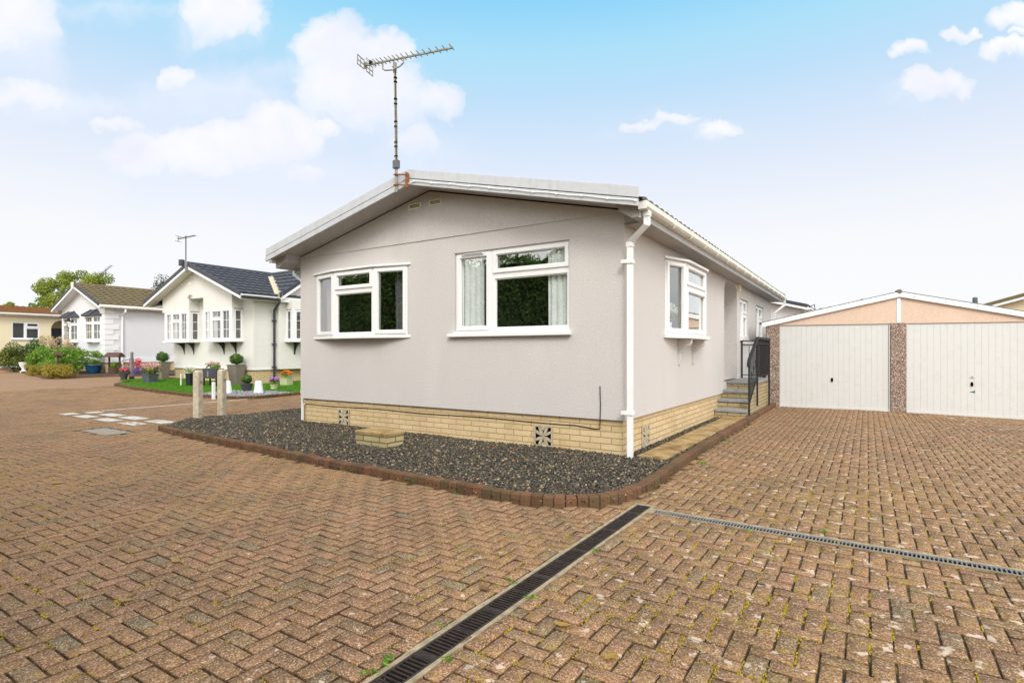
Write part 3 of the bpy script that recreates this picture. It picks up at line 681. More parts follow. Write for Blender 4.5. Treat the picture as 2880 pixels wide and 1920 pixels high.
# channel drains
def drain(name, label, P, ang, L, w, mat, sec, nb, hmat):
    t = thing(name, label, 'drain', P[0], P[1], 0, ang)
    mb = MB(); n = 40; hw = lambda s: (.026 if name.startswith('iron') else (.034 if s > 0 else .006))
    for side in (-1, 1):
        for i in range(n):
            a, b = L*i/n, L*(i+1)/n; e0, e1 = (random.Random(i*2+side).uniform(-.012, .012) for _ in (0, 1))
            e0 = random.Random(i*7+side).uniform(-.006, .008); e1 = random.Random((i+1)*7+side).uniform(-.006, .008)
            s = side; x = [(a, s*(w/2+.002)), (b, s*(w/2+.002)), (b, s*(w/2+hw(s)+e1)), (a, s*(w/2+hw(s)+e0))]
            if s > 0: mb.add([(p[0], p[1], .004) for p in x]+[(p[0], p[1], -.03) for p in x], [(0, 1, 2, 3), (2, 3, 7, 6), (1, 0, 4, 5)])
            else: mb.add([(p[0], p[1], .004) for p in x]+[(p[0], p[1], -.03) for p in x], [(3, 2, 1, 0), (3, 2, 6, 7), (0, 1, 5, 4)])
    mb.box(-.045, -.002, -w/2-.036, w/2+.036, -.03, .0045)
    mb.build('surround', hmat, t)
    mb = MB(); mb.add([(0, -w/2, -.0085), (L, -w/2, -.0085), (L, w/2, -.0085), (0, w/2, -.0085), (0, -w/2, .0), (L, -w/2, .0), (L, w/2, .0), (0, w/2, .0)], [(0, 1, 2, 3), (0, 1, 5, 4), (2, 3, 7, 6), (3, 0, 4, 7), (1, 2, 6, 5)]); mb.build('channel', M['slot'], t)  # shallow near-black floor; shade of a deeper channel put into the colour
    k = int(math.ceil(L/sec)); first = None
    for i in range(k):
        if first is None:
            g = MB(); e = .012 if w > .09 else .007
            g.box(.002, sec-.002, -w/2+.001, -w/2+e, -.0075, .003); g.box(.002, sec-.002, w/2-e, w/2-.001, -.0075, .003)
            for j in range(nb):
                x0 = .002+(sec-.004)*j/nb; bw = (sec-.004)/nb*(.42 if name.startswith('iron') else .34)
                if name.startswith('iron') and j == nb//2: g.box(x0-.014, x0+.03, -w/2+e, w/2-e, -.0075, .0025)
                else: g.box(x0, x0+bw, -w/2+e, w/2-e, -.0075, .0025)
            if name.startswith('iron'): g.box(sec-.012, sec-.002, -w/2+e, w/2-e, -.0075, .0025); g.frus(sec/2+.006, 0, .002, .008, .022, .018, 8)
            first = g.build('grate', mat, t, bevel=.0012)
        else:
            c = first.copy(); COL.objects.link(c); c.parent = t; c.location = (sec*i, 0, 0)
    return t
drain('iron_drain', 'dark rusty iron slotted drain channel running towards the camera', (.905, -1.87), -math.pi/2, 6.0, .118, M['iron'], .5, 20, M['haunch'])
drain('steel_drain', 'pale galvanised narrow slotted drain channel crossing the driveway', (1.03, -1.985), R(-1.9), 7.0, .088, M['galv'], 1., 44, M['haunch'])

# little green weeds and grass tufts in cracks beside the channels and the kerb
cw = []
for x, y, r in ((.818, -4.831, .03), (.795, -4.752, .035), (.994, -3.899, .03), (-.707, -2.40, .025), (-1.007, -2.42, .02), (1.764, -2.11, .025), (1.645, -2.13, .02), (2.229, -1.80, .025), (.72, 2.28, .05), (.87, .25, .04), (.90, .14, .03), (.80, -3.80, .025), (.79, -4.36, .02), (1.0, -3.09, .025), (-5.73, -2.09, .03), (.71, 1.2, .03), (.70, 4.0, .04), (-2.3, -2.35, .02), (-3.86, -2.23, .025), (.985, -4.6, .03)):
    for k in range(3): cw.append((x+random.gauss(0, .018), y+random.gauss(0, .018), hl(x, y)+.006, r*.7))
wd = leaves('weeds', cw, 900, .022, M['leaf_lush'], None, (1, 1, .45), 77, .3, .8)
tag(place(wd, 0, 0, 0), 'small green weeds in cracks beside the drains and kerb', 'weeds', kind='stuff')

# fallen leaves
LV = [(-1.107, -4.666, .085, 'yellow green fallen leaf lying flat on the left paving', 0), (1.283, -4.089, .085, 'pale yellow curled leaf right of the iron drain', .2), (.73, -3.95, .10, 'dry brown dead leaf against the iron drain', 2.6), (-4.24, -4.26, .12, 'pale fallen leaf lying alone far out on the road paving', .5), (1.578, -4.215, .07, 'small tan withered leaf right of the iron drain near the bottom edge', 1.2), (-.75, -5.08, .07, 'orange brown leaf pair on the near left paving', .8)]
for i, (x, y, s, lb, a) in enumerate(LV):
    mb = MB(); n = 7; rg = random.Random(i)
    cv = .2 if 'curled' in lb else .1
    for k in range(n+1):
        t = k/n; w = s*.24*math.sin(math.pi*min(1, t*.96+.03))**.8
        for q in (-1, 0, 1): mb.v.append((s*(t-.5), q*w, .006+cv*s*(abs(q)*.5+.8*(t-.5)**2)+rg.uniform(0, .003)))
    for k in range(n):
        for q in (0, 1): a0 = k*3+q; mb.f.append((a0, a0+3, a0+4, a0+1))
    mb.tube([(s*.48, 0, .006+cv*s*.2), (s*.72, .01, .006)], .0016, 5)
    o = mb.build('fallen_leaf', M['fallen'] if i != 2 else M['dead_leaf'], smooth=True); tag(place(o, x, y, hl(x, y)+.002, a), lb, 'leaf', 'fallen leaves on the paving')
# ================================================================ MAIN HOME
def main_house():
    T = thing('bungalow', 'pinkish grey rendered park home with shallow gable, white windows and buff brick plinth', 'bungalow', 0, 0, 0)
    Wd, Ln, Zb, Zs = 6.25, 12.2, .465, 3.02
    LW = (-5.80, -3.58, 1.53, 2.715); RW = (-2.645, -.745, 1.545, 2.765)
    SW = (1.62, 3.82, 1.53, 2.715); RC = (5.6, 6.93, .70, 2.84); W2_ = (7.30, 8.36, 1.60, 2.57); W3_ = (9.47, 10.75, 1.60, 2.57)
    mb = MB()
    sh = lambda h: (h[0]+Wd, h[1]+Wd, h[2]-Zb, h[3]-Zb)
    mb.holed((-Wd, 0, Zb), (1, 0), Wd, Zs-Zb, [sh(LW), sh(RW)], .11)
    sv = lambda h: (h[0], h[1], max(0, h[2]-Zb), h[3]-Zb)
    mb.holed((0, 0, Zb), (0, 1), Ln, 3.05-Zb, [sv(h) for h in (SW, RC, W2_, W3_)], .11)
    mb.quad((-Wd, Ln, Zb), (-Wd, 0, Zb), (-Wd, 0, 3.05), (-Wd, Ln, 3.05)); mb.quad((0, Ln, Zb), (-Wd, Ln, Zb), (-Wd, Ln, 3.05), (0, Ln, 3.05))
    for q in (((-Wd, 0), (0, 0), (0, .06), (-Wd, .06)), ((0, 0), (0, Ln), (-.06, Ln), (-.06, 0)), ((-Wd, 0), (-Wd, Ln), (-Wd+.06, Ln), (-Wd+.06, 0))):
        mb.quad(*[(x, y, Zb) for x, y in q])
    # gable board stands a little proud over the seam
    sl = .233; ap = 3.125
    gz = lambda x: 3.06+sl*(ap-abs(x+ap))
    f = lambda x, z: (x, -.014, z); g = lambda x, z: (x, .0, z)
    mb.prism([(-Wd-.004, Zs), (.004, Zs), (.004, gz(0)-.03), (-ap, gz(-ap)-.03), (-Wd-.004, gz(-Wd)-.03)], f, g)
    mb.prism([(-Wd, 3.05), (0, 3.05), (0, gz(0)-.03), (-ap, gz(-ap)-.03), (-Wd, gz(-Wd)-.03)], lambda x, z: (x, Ln, z), lambda x, z: (x, Ln-.02, z))
    # rounded top corners and sides of the entrance recess
    for s, y0 in ((1, RC[0]), (-1, RC[1])):
        arc = [(y0, RC[3])]+[(y0+s*(.30-.30*math.sin(t)), RC[3]-.30+.30*math.cos(t)) for t in np.linspace(0, math.pi/2, 9)]
        mb.prism(arc if s > 0 else arc[::-1], lambda y, z: (.0, y, z), lambda y, z: (-.9, y, z))
    wl = mb.build('wall', M['wall'], T, weld=True)
    mb = MB()
    a, b, c, d = RC
    mb.quad((-.11, a, c), (-1.1, a, c), (-1.1, a, d), (-.11, a, d)); mb.quad((-1.1, b, c), (-.11, b, c), (-.11, b, d), (-1.1, b, d))
    mb.quad((-.11, a, d), (-1.1, a, d), (-1.1, b, d), (-.11, b, d)); mb.quad((-1.1, a, c), (-1.1, b, c), (-1.1, b, d), (-1.1, a, d)); mb.quad((0, a, c), (0, b, c), (-1.1, b, c), (-1.1, a, c))
    mb.build('porch_recess', M['wall'], T)
    mb = MB(); P0 = (-1.075, 6.72, .74)
    D = MB(); D.box(-1.095, -1.06, 5.75, 6.78, .71, 2.72); dr = D.build('door', M['upvc'], T, bevel=.01)
    D = MB(); D.box(-1.06, -1.04, 5.95, 6.58, 1.6, 2.5); D.build('glazing', M['glass'], dr)
    # interior so that the windows look into a room
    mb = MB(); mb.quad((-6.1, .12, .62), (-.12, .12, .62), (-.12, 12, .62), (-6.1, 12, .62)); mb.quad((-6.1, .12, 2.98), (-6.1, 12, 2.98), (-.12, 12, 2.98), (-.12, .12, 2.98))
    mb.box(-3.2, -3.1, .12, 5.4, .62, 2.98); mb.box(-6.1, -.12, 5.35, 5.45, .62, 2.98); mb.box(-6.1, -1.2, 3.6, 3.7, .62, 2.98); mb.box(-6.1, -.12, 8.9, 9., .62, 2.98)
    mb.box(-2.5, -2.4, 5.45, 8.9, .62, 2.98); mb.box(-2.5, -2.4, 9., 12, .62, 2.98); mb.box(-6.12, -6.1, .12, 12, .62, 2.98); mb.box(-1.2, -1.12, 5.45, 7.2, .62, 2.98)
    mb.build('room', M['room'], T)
    # plinth
    mb = MB(); X0, X1, Y0, Y1 = -Wd+.04, -.04, .04, Ln-.04
    mb.quad((X0, Y0, -.2), (X1, Y0, -.2), (X1, Y0, Zb+.04), (X0, Y0, Zb+.04)); mb.quad((X1, Y0, -.2), (X1, Y1, -.2), (X1, Y1, Zb+.04), (X1, Y0, Zb+.04))
    mb.quad((X0, Y1, -.2), (X0, Y0, -.2), (X0, Y0, Zb+.04), (X0, Y1, Zb+.04)); mb.quad((X1, Y1, -.2), (X0, Y1, -.2), (X0, Y1, Zb+.04), (X1, Y1, Zb+.04))
    pl = mb.build('plinth', M['buff'], T)
    for P, du in (((-1.295, .04, .04), (1, 0)), ((-5.255, .04, .04), (1, 0)), ((-.04, .715, .03), (0, 1))):
        v = MB(); s = .285; v.obox(P, du, (0, s), (.0, .004), (0, s)); vb = v.build('plinth_vent', M['slot'], pl)
        v = MB(); ring(v, P, du, 0, s, 0, s, .022, .002, .022)
        dn = (du[1], -du[0])
        def lens(ang, w0):
            pts = []
            for t in np.linspace(0, 1, 8): pts.append((t*.165, w0*math.sin(math.pi*t)))
            for t in np.linspace(1, 0, 8)[1:-1]: pts.append((t*.165, -w0*math.sin(math.pi*t)))
            ca, sa = math.cos(ang), math.sin(ang); q = [(s/2+x*ca-y*sa, s/2+x*sa+y*ca) for x, y in pts]
            mp = lambda n: (lambda u, w: (P[0]+du[0]*u+dn[0]*n, P[1]+du[1]*u+dn[1]*n, P[2]+w))
            v.prism(q, mp(.022), mp(.002))
        for k in range(4): lens(math.pi/4+k*math.pi/2+.30, .019); lens(math.pi/4+k*math.pi/2-.30, .019)
        for sg in (-1, 1):
            mp = lambda n: (lambda u, w: (P[0]+du[0]*u+dn[0]*n, P[1]+du[1]*u+dn[1]*n, P[2]+w))
            tri = [(s/2-.045, s/2+sg*.12), (s/2+.045, s/2+sg*.12), (s/2, s/2+sg*.075)]
            v.prism(tri if sg < 0 else tri[::-1], mp(.02), mp(.002))
        v.build('fretwork', M['tan'], pl)
    # roof: stepped shallow courses, barge boards, soffits
    ex0, ex1 = -6.60, .345; yf, yb = -.45, Ln+.35; Zr = 3.955
    S = math.hypot(ex1+ap, sl*(ex1+ap)); c_, s_ = math.cos(math.atan(sl)), math.sin(math.atan(sl))
    mb = MB()
    roof_tiles(mb, (-ap, yf+.03, Zr-.115), (0, 1, 0), yb-yf-.06, (c_, 0, -s_), S+.03, 10, .02, .02, .2)
    roof_tiles(mb, (-ap, yf+.03, Zr-.115), (0, 1, 0), yb-yf-.06, (-c_, 0, -s_), S+.03, 10, .02, .02, .2)
    mb.tube([(-ap, yf+.02, Zr-.10), (-ap, yb-.02, Zr-.10)], .06, 10)
    rf = mb.build('roof', M['grey_tiles'], T)
    # moss lumps along the verge and the eave
    rg = random.Random(3); ms = []
    for k in range(160):
        y = rg.uniform(yf+.05, yb-.1); ms.append((ex1+.01, y, Zr-.115-sl*(ex1+ap)+.02, rg.uniform(.012, .03)))
    for k in range(60):
        x = rg.uniform(-ap, ex1-.05); ms.append((x, yf+.05, Zr-sl*(x+ap)-.01, rg.uniform(.006, .016)))
    m2 = MB()
    for x, y, z, r in ms: m2.frus(x, y, z-r*.7, z+r*.5, r*2.2, r*.9, 6)
    mo = m2.build('roof_moss', m_plain('roof_moss', (.13, .12, .05), .95, .5, 30, bmp=.6), rf); mo['kind'] = 'stuff'
    for sg, xe in ((1, ex1), (-1, ex0)):
        top = lambda x: Zr-sl*abs(x+ap)
        for nm, y0, y1, a, b in (('barge_board', yf-.024, yf, -.115, .012), ('barge_capping', yf-.030, yf, -.212, -.128)):
            q = [(-ap, top(-ap)+a), (xe, top(xe)+a), (xe, top(xe)+b), (-ap, top(-ap)+b)]
            q = q if sg > 0 else q[::-1]
            B = MB(); B.prism(q, lambda x, z: (x, y0, z), lambda x, z: (x, y1, z)); B.build(nm, M['fascia'], T, bevel=.004)
        B = MB(); q = [(-ap, top(-ap)-.2), (xe, top(xe)-.2), (xe, top(xe)+.012), (-ap, top(-ap)+.012)]; q = q[::-1] if sg > 0 else q
        B.prism(q, lambda x, z: (x, yb+.03, z), lambda x, z: (x, yb, z)); B.build('barge_board', M['fascia'], T, bevel=.004)
        So = MB(); e = -.175
        qa = lambda x, y: (x, y, top(x)+e)
        xi = xe-.03*sg
        So.quad(*( [qa(-ap, yf), qa(-ap, .0), qa(xi, .0), qa(xi, yf)] if sg > 0 else [qa(-ap, .0), qa(-ap, yf), qa(xi, yf), qa(xi, .0)]))
        # boxed eave: fascia board and level soffit
        xw = 0 if sg > 0 else -Wd; fz = 2.86 if sg > 0 else 2.84
        x0, x1 = sorted((xw, xw+sg*.285))
        So.box(x0, x1, -.0, yb-.1, fz, fz+.022)
        So.quad((xw, 0, fz), (xw+sg*.285, 0, fz), (xw+sg*.285, 0, 3.1), (xw, 0, 3.14))
        # angled end closing the box at the front corner
        q = [(xw+sg*.0, top(xw)+e), (xw+sg*.29, top(xw+sg*.29)+e), (xw+sg*.29, fz), (xw+sg*.20, fz-.0), (xw+sg*.06, fz+.09)]
        So.prism(q if sg > 0 else q[::-1], lambda x, z: (x, -.30, z), lambda x, z: (x, -.002, z))
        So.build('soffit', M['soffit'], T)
        F = MB(); x0, x1 = sorted((xw+sg*.286, xw+sg*.305)); F.box(x0, x1, -.3, yb-.1, fz-.012, 3.10); F.build('eave_board', M['fascia'], T, bevel=.004)
        # gutter: open section with rounded lip, brackets and joints
        G = MB(); gx = xw+sg*.306; pr = [(0, .085), (0, .012), (.022, 0), (.075, 0), (.098, .02), (.104, .085), (.112, .092), (.112, .08), (.108, .076), (.102, .012), (.02, .008)]
        pr = [(0, .0), (.03, -.0), (.08, .004), (.104, .028), (.106, .088), (.094, .09), (.092, .034), (.074, .014), (.012, .012), (.012, .09), (0, .09)]
        q = pr if sg > 0 else pr[::-1]; z0 = 2.925
        G.prism(q, lambda u, w: (gx+sg*u, -.36, z0+w), lambda u, w: (gx+sg*u, yb-.05, z0+w))
        G.box(*sorted((gx, gx+sg*.105)), -.372, -.36, z0, z0+.09)
        gt = G.build('gutter', M['gutter'], T, bevel=.003)
        y = .75
        while y < yb-.3:
            K = MB(); K.prism([(-.0, -.012), (.085, -.012), (.112, .018), (.114, .092), (.106, .094), (.102, .03), (.078, .0), (0, -.001)][::1 if sg > 0 else -1], lambda u, w: (gx+sg*u, y-.02, z0+w), lambda u, w: (gx+sg*u, y+.02, z0+w)); y += .82
            K.build('gutter_bracket', M['gutter'], gt)
        # downpipe with swan neck at the front corner
        D = MB(); py = -.07 if sg > 0 else .14; px = xw+sg*.10; oy = -.22 if sg > 0 else .14; ox = gx+sg*.054
        D.tube([(ox, oy, z0+.005), (ox, oy, z0-.15), (px, py, z0-.30), (px, py, .02)], .034, 4, sq=True)
        D.box(px-.041, px+.041, py-.041, py+.041, z0-.36, z0-.30); D.box(ox-.041, ox+.041, oy-.041, oy+.041, z0-.06, z0)
        dp = D.build('downpipe', M['upvc'], T, bevel=.005)
        for z in (2.39, .575): K = MB(); K.box(px-.043, px+.043, py-.045, py+.043, z-.025, z+.025); K.box(*sorted((px-sg*.095, px-sg*.02)), py-.062, py+.062, z-.022, z+.022); K.build('pipe_clip', M['upvc'], dp, bevel=.003)
        if sg > 0:   # far end downpipe
            D = MB(); py = Ln-.02; D.tube([(ox, Ln+.12, z0), (ox, Ln+.12, z0-.18), (px, py, z0-.42), (px, py, .02)], .034, 4, sq=True); D.build('downpipe', M['upvc'], T, bevel=.004)
    # aerial lead clipped along the right barge board
    Cb = MB(); P = []
    for i in range(41): t = i/40; x = -3.0+t*3.32; P.append((x, yf-.044, Zr-sl*(x+ap)-.158+.004*math.sin(t*40)))
    Cb.tube([(-3.22, yf-.06, Zr-.20), (-3.12, yf-.07, Zr-.235), (-3.04, yf-.05, Zr-.19)]+P, .006, 6)
    for i in range(0, 41, 4): x, y, z = P[i]; Cb.box(x-.009, x+.009, y-.010, y+.012, z-.012, z+.012)
    Cb.build('aerial_lead', M['upvc'], T)
    Cb = MB(); Cb.tube([(-6.17, .03, .05), (-6.17, .03, .33), (-6.13, .03, .365)]+[(-6.0+i*.28, .032, .362-.007*math.sin(i*.8)) for i in range(20)]+[(-.40, .03, .335), (-.335, .03, .34), (-.32, -.008, .40), (-.312, -.008, .62), (-.318, -.008, .88)], .006, 6); Cb.build('wall_cable', M['black'], T)
    # gable vents
    for x0 in (-3.545, -3.125):
        z = 3.53; v = MB(); P = (x0, -.014, z); ring(v, P, (1, 0), 0, .25, 0, .085, .018, 0, .014)
        for k in range(2): v.obox(P, (1, 0), (.018, .232), (.0, .011), (.030+k*.018, .036+k*.018))
        gv = v.build('gable_vent', M['vent'], T); v = MB(); v.obox(P, (1, 0), (.012, .238), (.0, .002), (.012, .07)); v.build('vent_back', M['slot'], gv)
    # porch light
    v = MB(); v.box(0, .05, 7.0, 7.10, 2.70, 2.88); v.box(.05, .062, 7.012, 7.088, 2.715, 2.865); v.build('porch_light', M['vent'], T, bevel=.008)
    # ---- windows
    # right hand front window
    u0, u1, z0, z1 = RW; Wt, Ht = u1-u0, z1-z0; P = (u0, 0, z0)
    m = .645; s = MB(); s.obox(P, (1, 0), (-.09, Wt+.03), (-.09, .075), (-.018, .028)); s.obox(P, (1, 0), (-.0, Wt), (-.1, .03), (.028, .055))
    tv = MB(); tv.obox(P, (1, 0), (.13, .52), (.0, .012), (Ht-.052, Ht-.034)); ts = MB(); ts.obox(P, (1, 0), (.14, .51), (.012, .014), (Ht-.047, Ht-.039))
    window(T, (0, 0, 0), [((u0, 0, z0+.05), (1, 0), [(0, m, 0, Ht-.05, True), (m, Wt, .80, Ht-.05, True), (m, Wt, 0, .80, False)])], M['upvc'], M['glass'], s, extra=[('trickle_vent', tv, M['upvc']), ('vent_slot', ts, M['slot'])], n0=-.09, n1=-.035, w=.052, ws=.052)
    # left bow window
    B = [(-5.79, -.0), (-5.16, -.135), (-4.205, -.135), (-3.59, -.0)]; H = 1.10; zb = 1.575; fc = []
    for i, cells in enumerate(([(True,)], 'c', [(True,)])):
        du, L = unit(B[i], B[i+1]); P = (B[i][0], B[i][1], zb)
        if i == 1: cs = [(0, L, .76, H, True), (0, L, 0, .76, False)]
        else: cs = [(0, L, 0, H, i == 0 or True)]
        fc.append((P, du, cs))
    s = MB(); sill_strip(s, [(-5.86, .03)]+B[1:3]+[(-3.53, .03)], 1.532, 1.572, .04, .16)
    hd = MB(); sill_strip(hd, [(-5.86, .03)]+B[1:3]+[(-3.53, .03)], zb+H+.002, zb+H+.034, .05, .16)
    ml = []
    for i in (1, 2):
        x, y = B[i]; k = MB(); k.frus(x, y+.035, zb, zb+H, .085, .085, 8); ml.append(('mullion', k, M['upvc']))
    tv = MB(); tv.obox((B[1][0], B[1][1], zb), (1, 0), (.28, .68), (.0, .014), (H-.046, H-.026)); ts = MB(); ts.obox((B[1][0], B[1][1], zb), (1, 0), (.29, .67), (.014, .016), (H-.041, H-.031))
    window(T, (0, 0, 0), fc, M['upvc'], M['glass'], s, extra=[('head', hd, M['upvc']), ('trickle_vent', tv, M['upvc']), ('vent_slot', ts, M['slot'])]+ml, n0=-.07, n1=.0)
    # side bow window on brackets
    B = [(0., 1.63), (.165, 2.12), (.165, 3.32), (0., 3.81)]; fc = []
    for i in range(3):
        du, L = unit(B[i], B[i+1]); P = (B[i][0], B[i][1], zb)
        fc.append((P, du, [(0, L, .74, H, True), (0, L, 0, .74, True)] if i == 1 else [(0, L, 0, H, True)]))
    s = MB(); sill_strip(s, [(-.03, 1.56)]+B[1:3]+[(-.03, 3.88)], 1.515, 1.572, .075, .16)
    hd = MB(); sill_strip(hd, [(-.03, 1.56)]+B[1:3]+[(-.03, 3.88)], zb+H+.002, zb+H+.034, .06, .16)
    ml = []
    for i in (1, 2): k = MB(); k.frus(B[i][0]-.035, B[i][1], zb, zb+H, .085, .085, 8); ml.append(('mullion', k, M['upvc']))
    br = []
    for y in (2.30, 3.12):
        k = MB(); q = [(0, -.40), (.03, -.40), (.045, -.22), (.10, -.14), (.19, -.10), (.205, -.07), (.21, 0), (0, 0)]
        k.prism(q, lambda x, z: (x, y-.035, 1.512+z), lambda x, z: (x, y+.035, 1.512+z)); br.append(('bracket', k, M['wall']))
    tv = MB(); tv.obox((B[1][0], B[1][1], zb), (0, 1), (.35, .85), (.0, .014), (H-.046, H-.026)); ts = MB(); ts.obox((B[1][0], B[1][1], zb), (0, 1), (.36, .84), (.014, .016), (H-.041, H-.031))
    window(T, (0, 0, 0), fc, M['upvc'], M['glass'], s, extra=[('head', hd, M['upvc']), ('trickle_vent', tv, M['upvc']), ('vent_slot', ts, M['slot'])]+ml+br, n0=-.07, n1=.0)
    for (a, b, c, d) in (W2_, W3_):
        Wt, Ht = b-a, d-c; s = MB(); s.obox((0, a, c), (0, 1), (-.05, Wt+.05), (-.1, .05), (-.02, .02))
        window(T, (0, 0, 0), [((0, a, c+.02), (0, 1), [(0, Wt*.5, 0, Ht-.02, True), (Wt*.5, Wt, .60, Ht-.02, True), (Wt*.5, Wt, 0, .60, True)])], M['upvc'], M['glass'], s, n0=-.10, n1=-.05)
    return T
main_house()
def curtain(label, x0, x1, y0, y1, z0, z1, mat, folds=6, amp=.025, axis='x'):
    mb = MB(); n = folds*8
    lx, ly = (x0+x1)/2, (y0+y1)/2; vs = []
    for lev in (0, 1, 2):
        for k in (0, 1):
            for i in range(n+1):
                t = i/n; w = amp*math.sin(t*folds*2*math.pi+.4*math.sin(lev*2+t*5))*(1 if lev else 1.15)+(.006 if k else 0); z = (z0, (z0+z1)/2, z1)[lev]
                x, y = x0+(x1-x0)*t, y0+(y1-y0)*t; dx, dy = unit((x0, y0), (x1, y1))[0]
                vs.append((x-dy*w-lx, y+dx*w-ly, z))
    N = n+1; fs = []
    for lev in (0, 1):
        for k in (0, 1):
            o = (lev*2+k)*N; p = ((lev+1)*2+k)*N
            fs += [(o+i, o+i+1, p+i+1, p+i) for i in range(n)]
    mb.add(vs, fs); o = mb.build('curtain', mat, smooth=True); return tag(place(o, lx, ly, 0), label, 'curtain', 'curtains in the windows of the home')
curtain('pale curtain gathered at the left of the large front casement window', -2.60, -2.20, .125, .125, .75, 2.74, M['curtain'], 4, .022)
curtain('grey curtain lining hanging beside the narrow sash of the front casement window', -2.20, -1.98, .15, .15, .75, 2.74, M['curtain_grey'], 3, .03)
curtain('pale curtain gathered at the right of the large front casement window', -1.13, -.76, .125, .125, .75, 2.74, M['curtain'], 4, .022)
curtain('pinkish curtain at the narrow left light of the front bow window', -5.72, -5.40, .16, .14, .75, 2.66, m_plain('pink_curtain', (.42, .30, .26), .9, .1), 4, .03)
curtain('grey curtain at the right light of the front bow window', -3.95, -3.66, .10, .14, .75, 2.66, M['curtain_grey'], 4, .03)
# vase of white flowers on the side bow window board
t = thing('flower_vase', 'white flowers in a vase standing in the side bow window', 'flower vase', -.05, 1.98, 1.56)
mb = MB(); mb.lathe(0, 0, [(.04, 0), (.05, .05), (.035, .16), (.045, .2)], 14); mb.build('vase', M['white_pot'], t, smooth=True)
leaves('stems', [(0, 0, .28, .09)], 60, .07, M['leaf_dark'], t, seed=4, aspect=.3); leaves('flower', [(.01, .0, .42, .10), (-.03, .03, .40, .10), (.03, .04, .38, .09)], 420, .05, M['white_flower'], t, seed=5, aspect=.8)

# television aerial on the gable
def aerial_main():
    ox, oy, oz = -3.24, -.60, 3.62
    T = thing('tv_aerial', 'tall television aerial on a rusty bracket at the pinkish grey gable peak', 'aerial', ox, oy, oz)
    m = MB(); m.tube([(0, 0, 0), (-.005, 0, .9), (-.03, 0, 1.86)], [.021, .021, .018], 10); mast = m.build('mast', M['alu'], T, smooth=False)
    m = MB()
    for z in (.66, .72, .95, 1.02, 1.28, 1.35, 1.6, 1.66, .52): m.tube([(-.012*z, 0, z-.009), (-.012*z, 0, z+.009)], .026, 10)
    m.tube([(.02, -.02, .42), (.014, -.022, 1.0), (-.0, -.022, 1.75), (-.06, -.02, 1.83)], .005, 6); m.build('tape', M['slot'], mast)
    m = MB(); m.box(-.045, .045, -.035, .03, .34, .46); m.build('amplifier_box', M['plastic_grey'], T, bevel=.006)
    m = MB()
    m.box(.118, .15, .055, .105, .06, .28)
    for z in (.10, .25): m.tube([(-.03, .0, z), (.06, .005, z), (.13, .06, z-.005)], .011, 6); m.tube([(-.03, -.03, z), (.03, -.03, z)], .008, 6); m.tube([(0, 0, z-.018), (0, 0, z+.018)], .027, 10)
    m.build('bracket', M['rust'], T, bevel=.002)
    # boom in world metres: ends found from the photograph, level
    A = Vector((-2.176, 8.14, 0)); Bp = Vector((-.82, 7.66, 0)); zB = 5.53
    def loc(p, z): l = L2(p.x, p.y); return Vector((l[0]-ox, l[1]-oy, z-oz))
    a, b = loc(A, zB), loc(Bp, zB); d = (b-a).normalized(); e = Vector((-d.y, d.x, 0)); up = Vector((0, 0, 1)); L = (b-a).length
    m = MB(); m.tube([a, b], .011, 4, sq=True); bo = m.build('boom', M['alu'], T)
    m = MB()
    for t in (.10, .135, .175, .22, .27, .315, .36, .405, .455, .51, .57, .63, .695, .765, .84, .91, .985):
        c = a+d*L*t+up*.012; h = .095-.012*t; m.tube([c-e*h, c+e*h], .0056, 6)
    m.build('directors', M['plastic_grey'], bo)
    m = MB(); c = a+d*L*.075+up*.012
    m.tube([c-e*.12, c-e*.12+up*.025, c+e*.12+up*.025, c+e*.12, c-e*.11], .004, 6); m.build('dipole', M['alu'], bo)
    m = MB(); m.box(*sorted((c.x-.022, c.x+.022)), c.y-.022, c.y+.022, c.z-.01, c.z+.035); m.build('dipole_box', M['slot'], bo, bevel=.004)
    m = MB(); r0 = a+d*.012
    P = lambda u, w: r0+e*u+up*w
    def bar(u0, u1, w0, w1, t=.003):
        q = [P(u0, w0), P(u1, w0), P(u1, w1), P(u0, w1)]; m.add([v-d*t for v in q]+[v+d*t for v in q], [(3, 2, 1, 0), (4, 5, 6, 7), (0, 1, 5, 4), (1, 2, 6, 5), (2, 3, 7, 6), (3, 0, 4, 7)])
    for sg in (-1, 1):
        lo, hi = sorted((sg*.025, sg*.20))
        for w in (-.075, -.012, .055): bar(lo, hi, w, w+.016)
        for u in np.linspace(lo, hi-.014, 3): bar(u, u+.014, -.075, .07, .0026)
    bar(-.03, .03, -.05, .05, .002)
    m.build('reflector', M['alu'], bo)
    m = MB(); c0, c1 = a+d*L*.215, a+d*L*.455; top = Vector((-.03, 0, 1.80))
    m.tube([c0, c0-up*.10, c0-up*.13+d*.04, (c0+c1)/2-up*.145, c1-up*.11-d*.05, c1-up*.07, c1], .011, 8); m.tube([(-.03, 0, 1.74), (-.03, 0, 1.88)], .026, 10)
    m.build('cradle', M['alu'], T)
aerial_main()

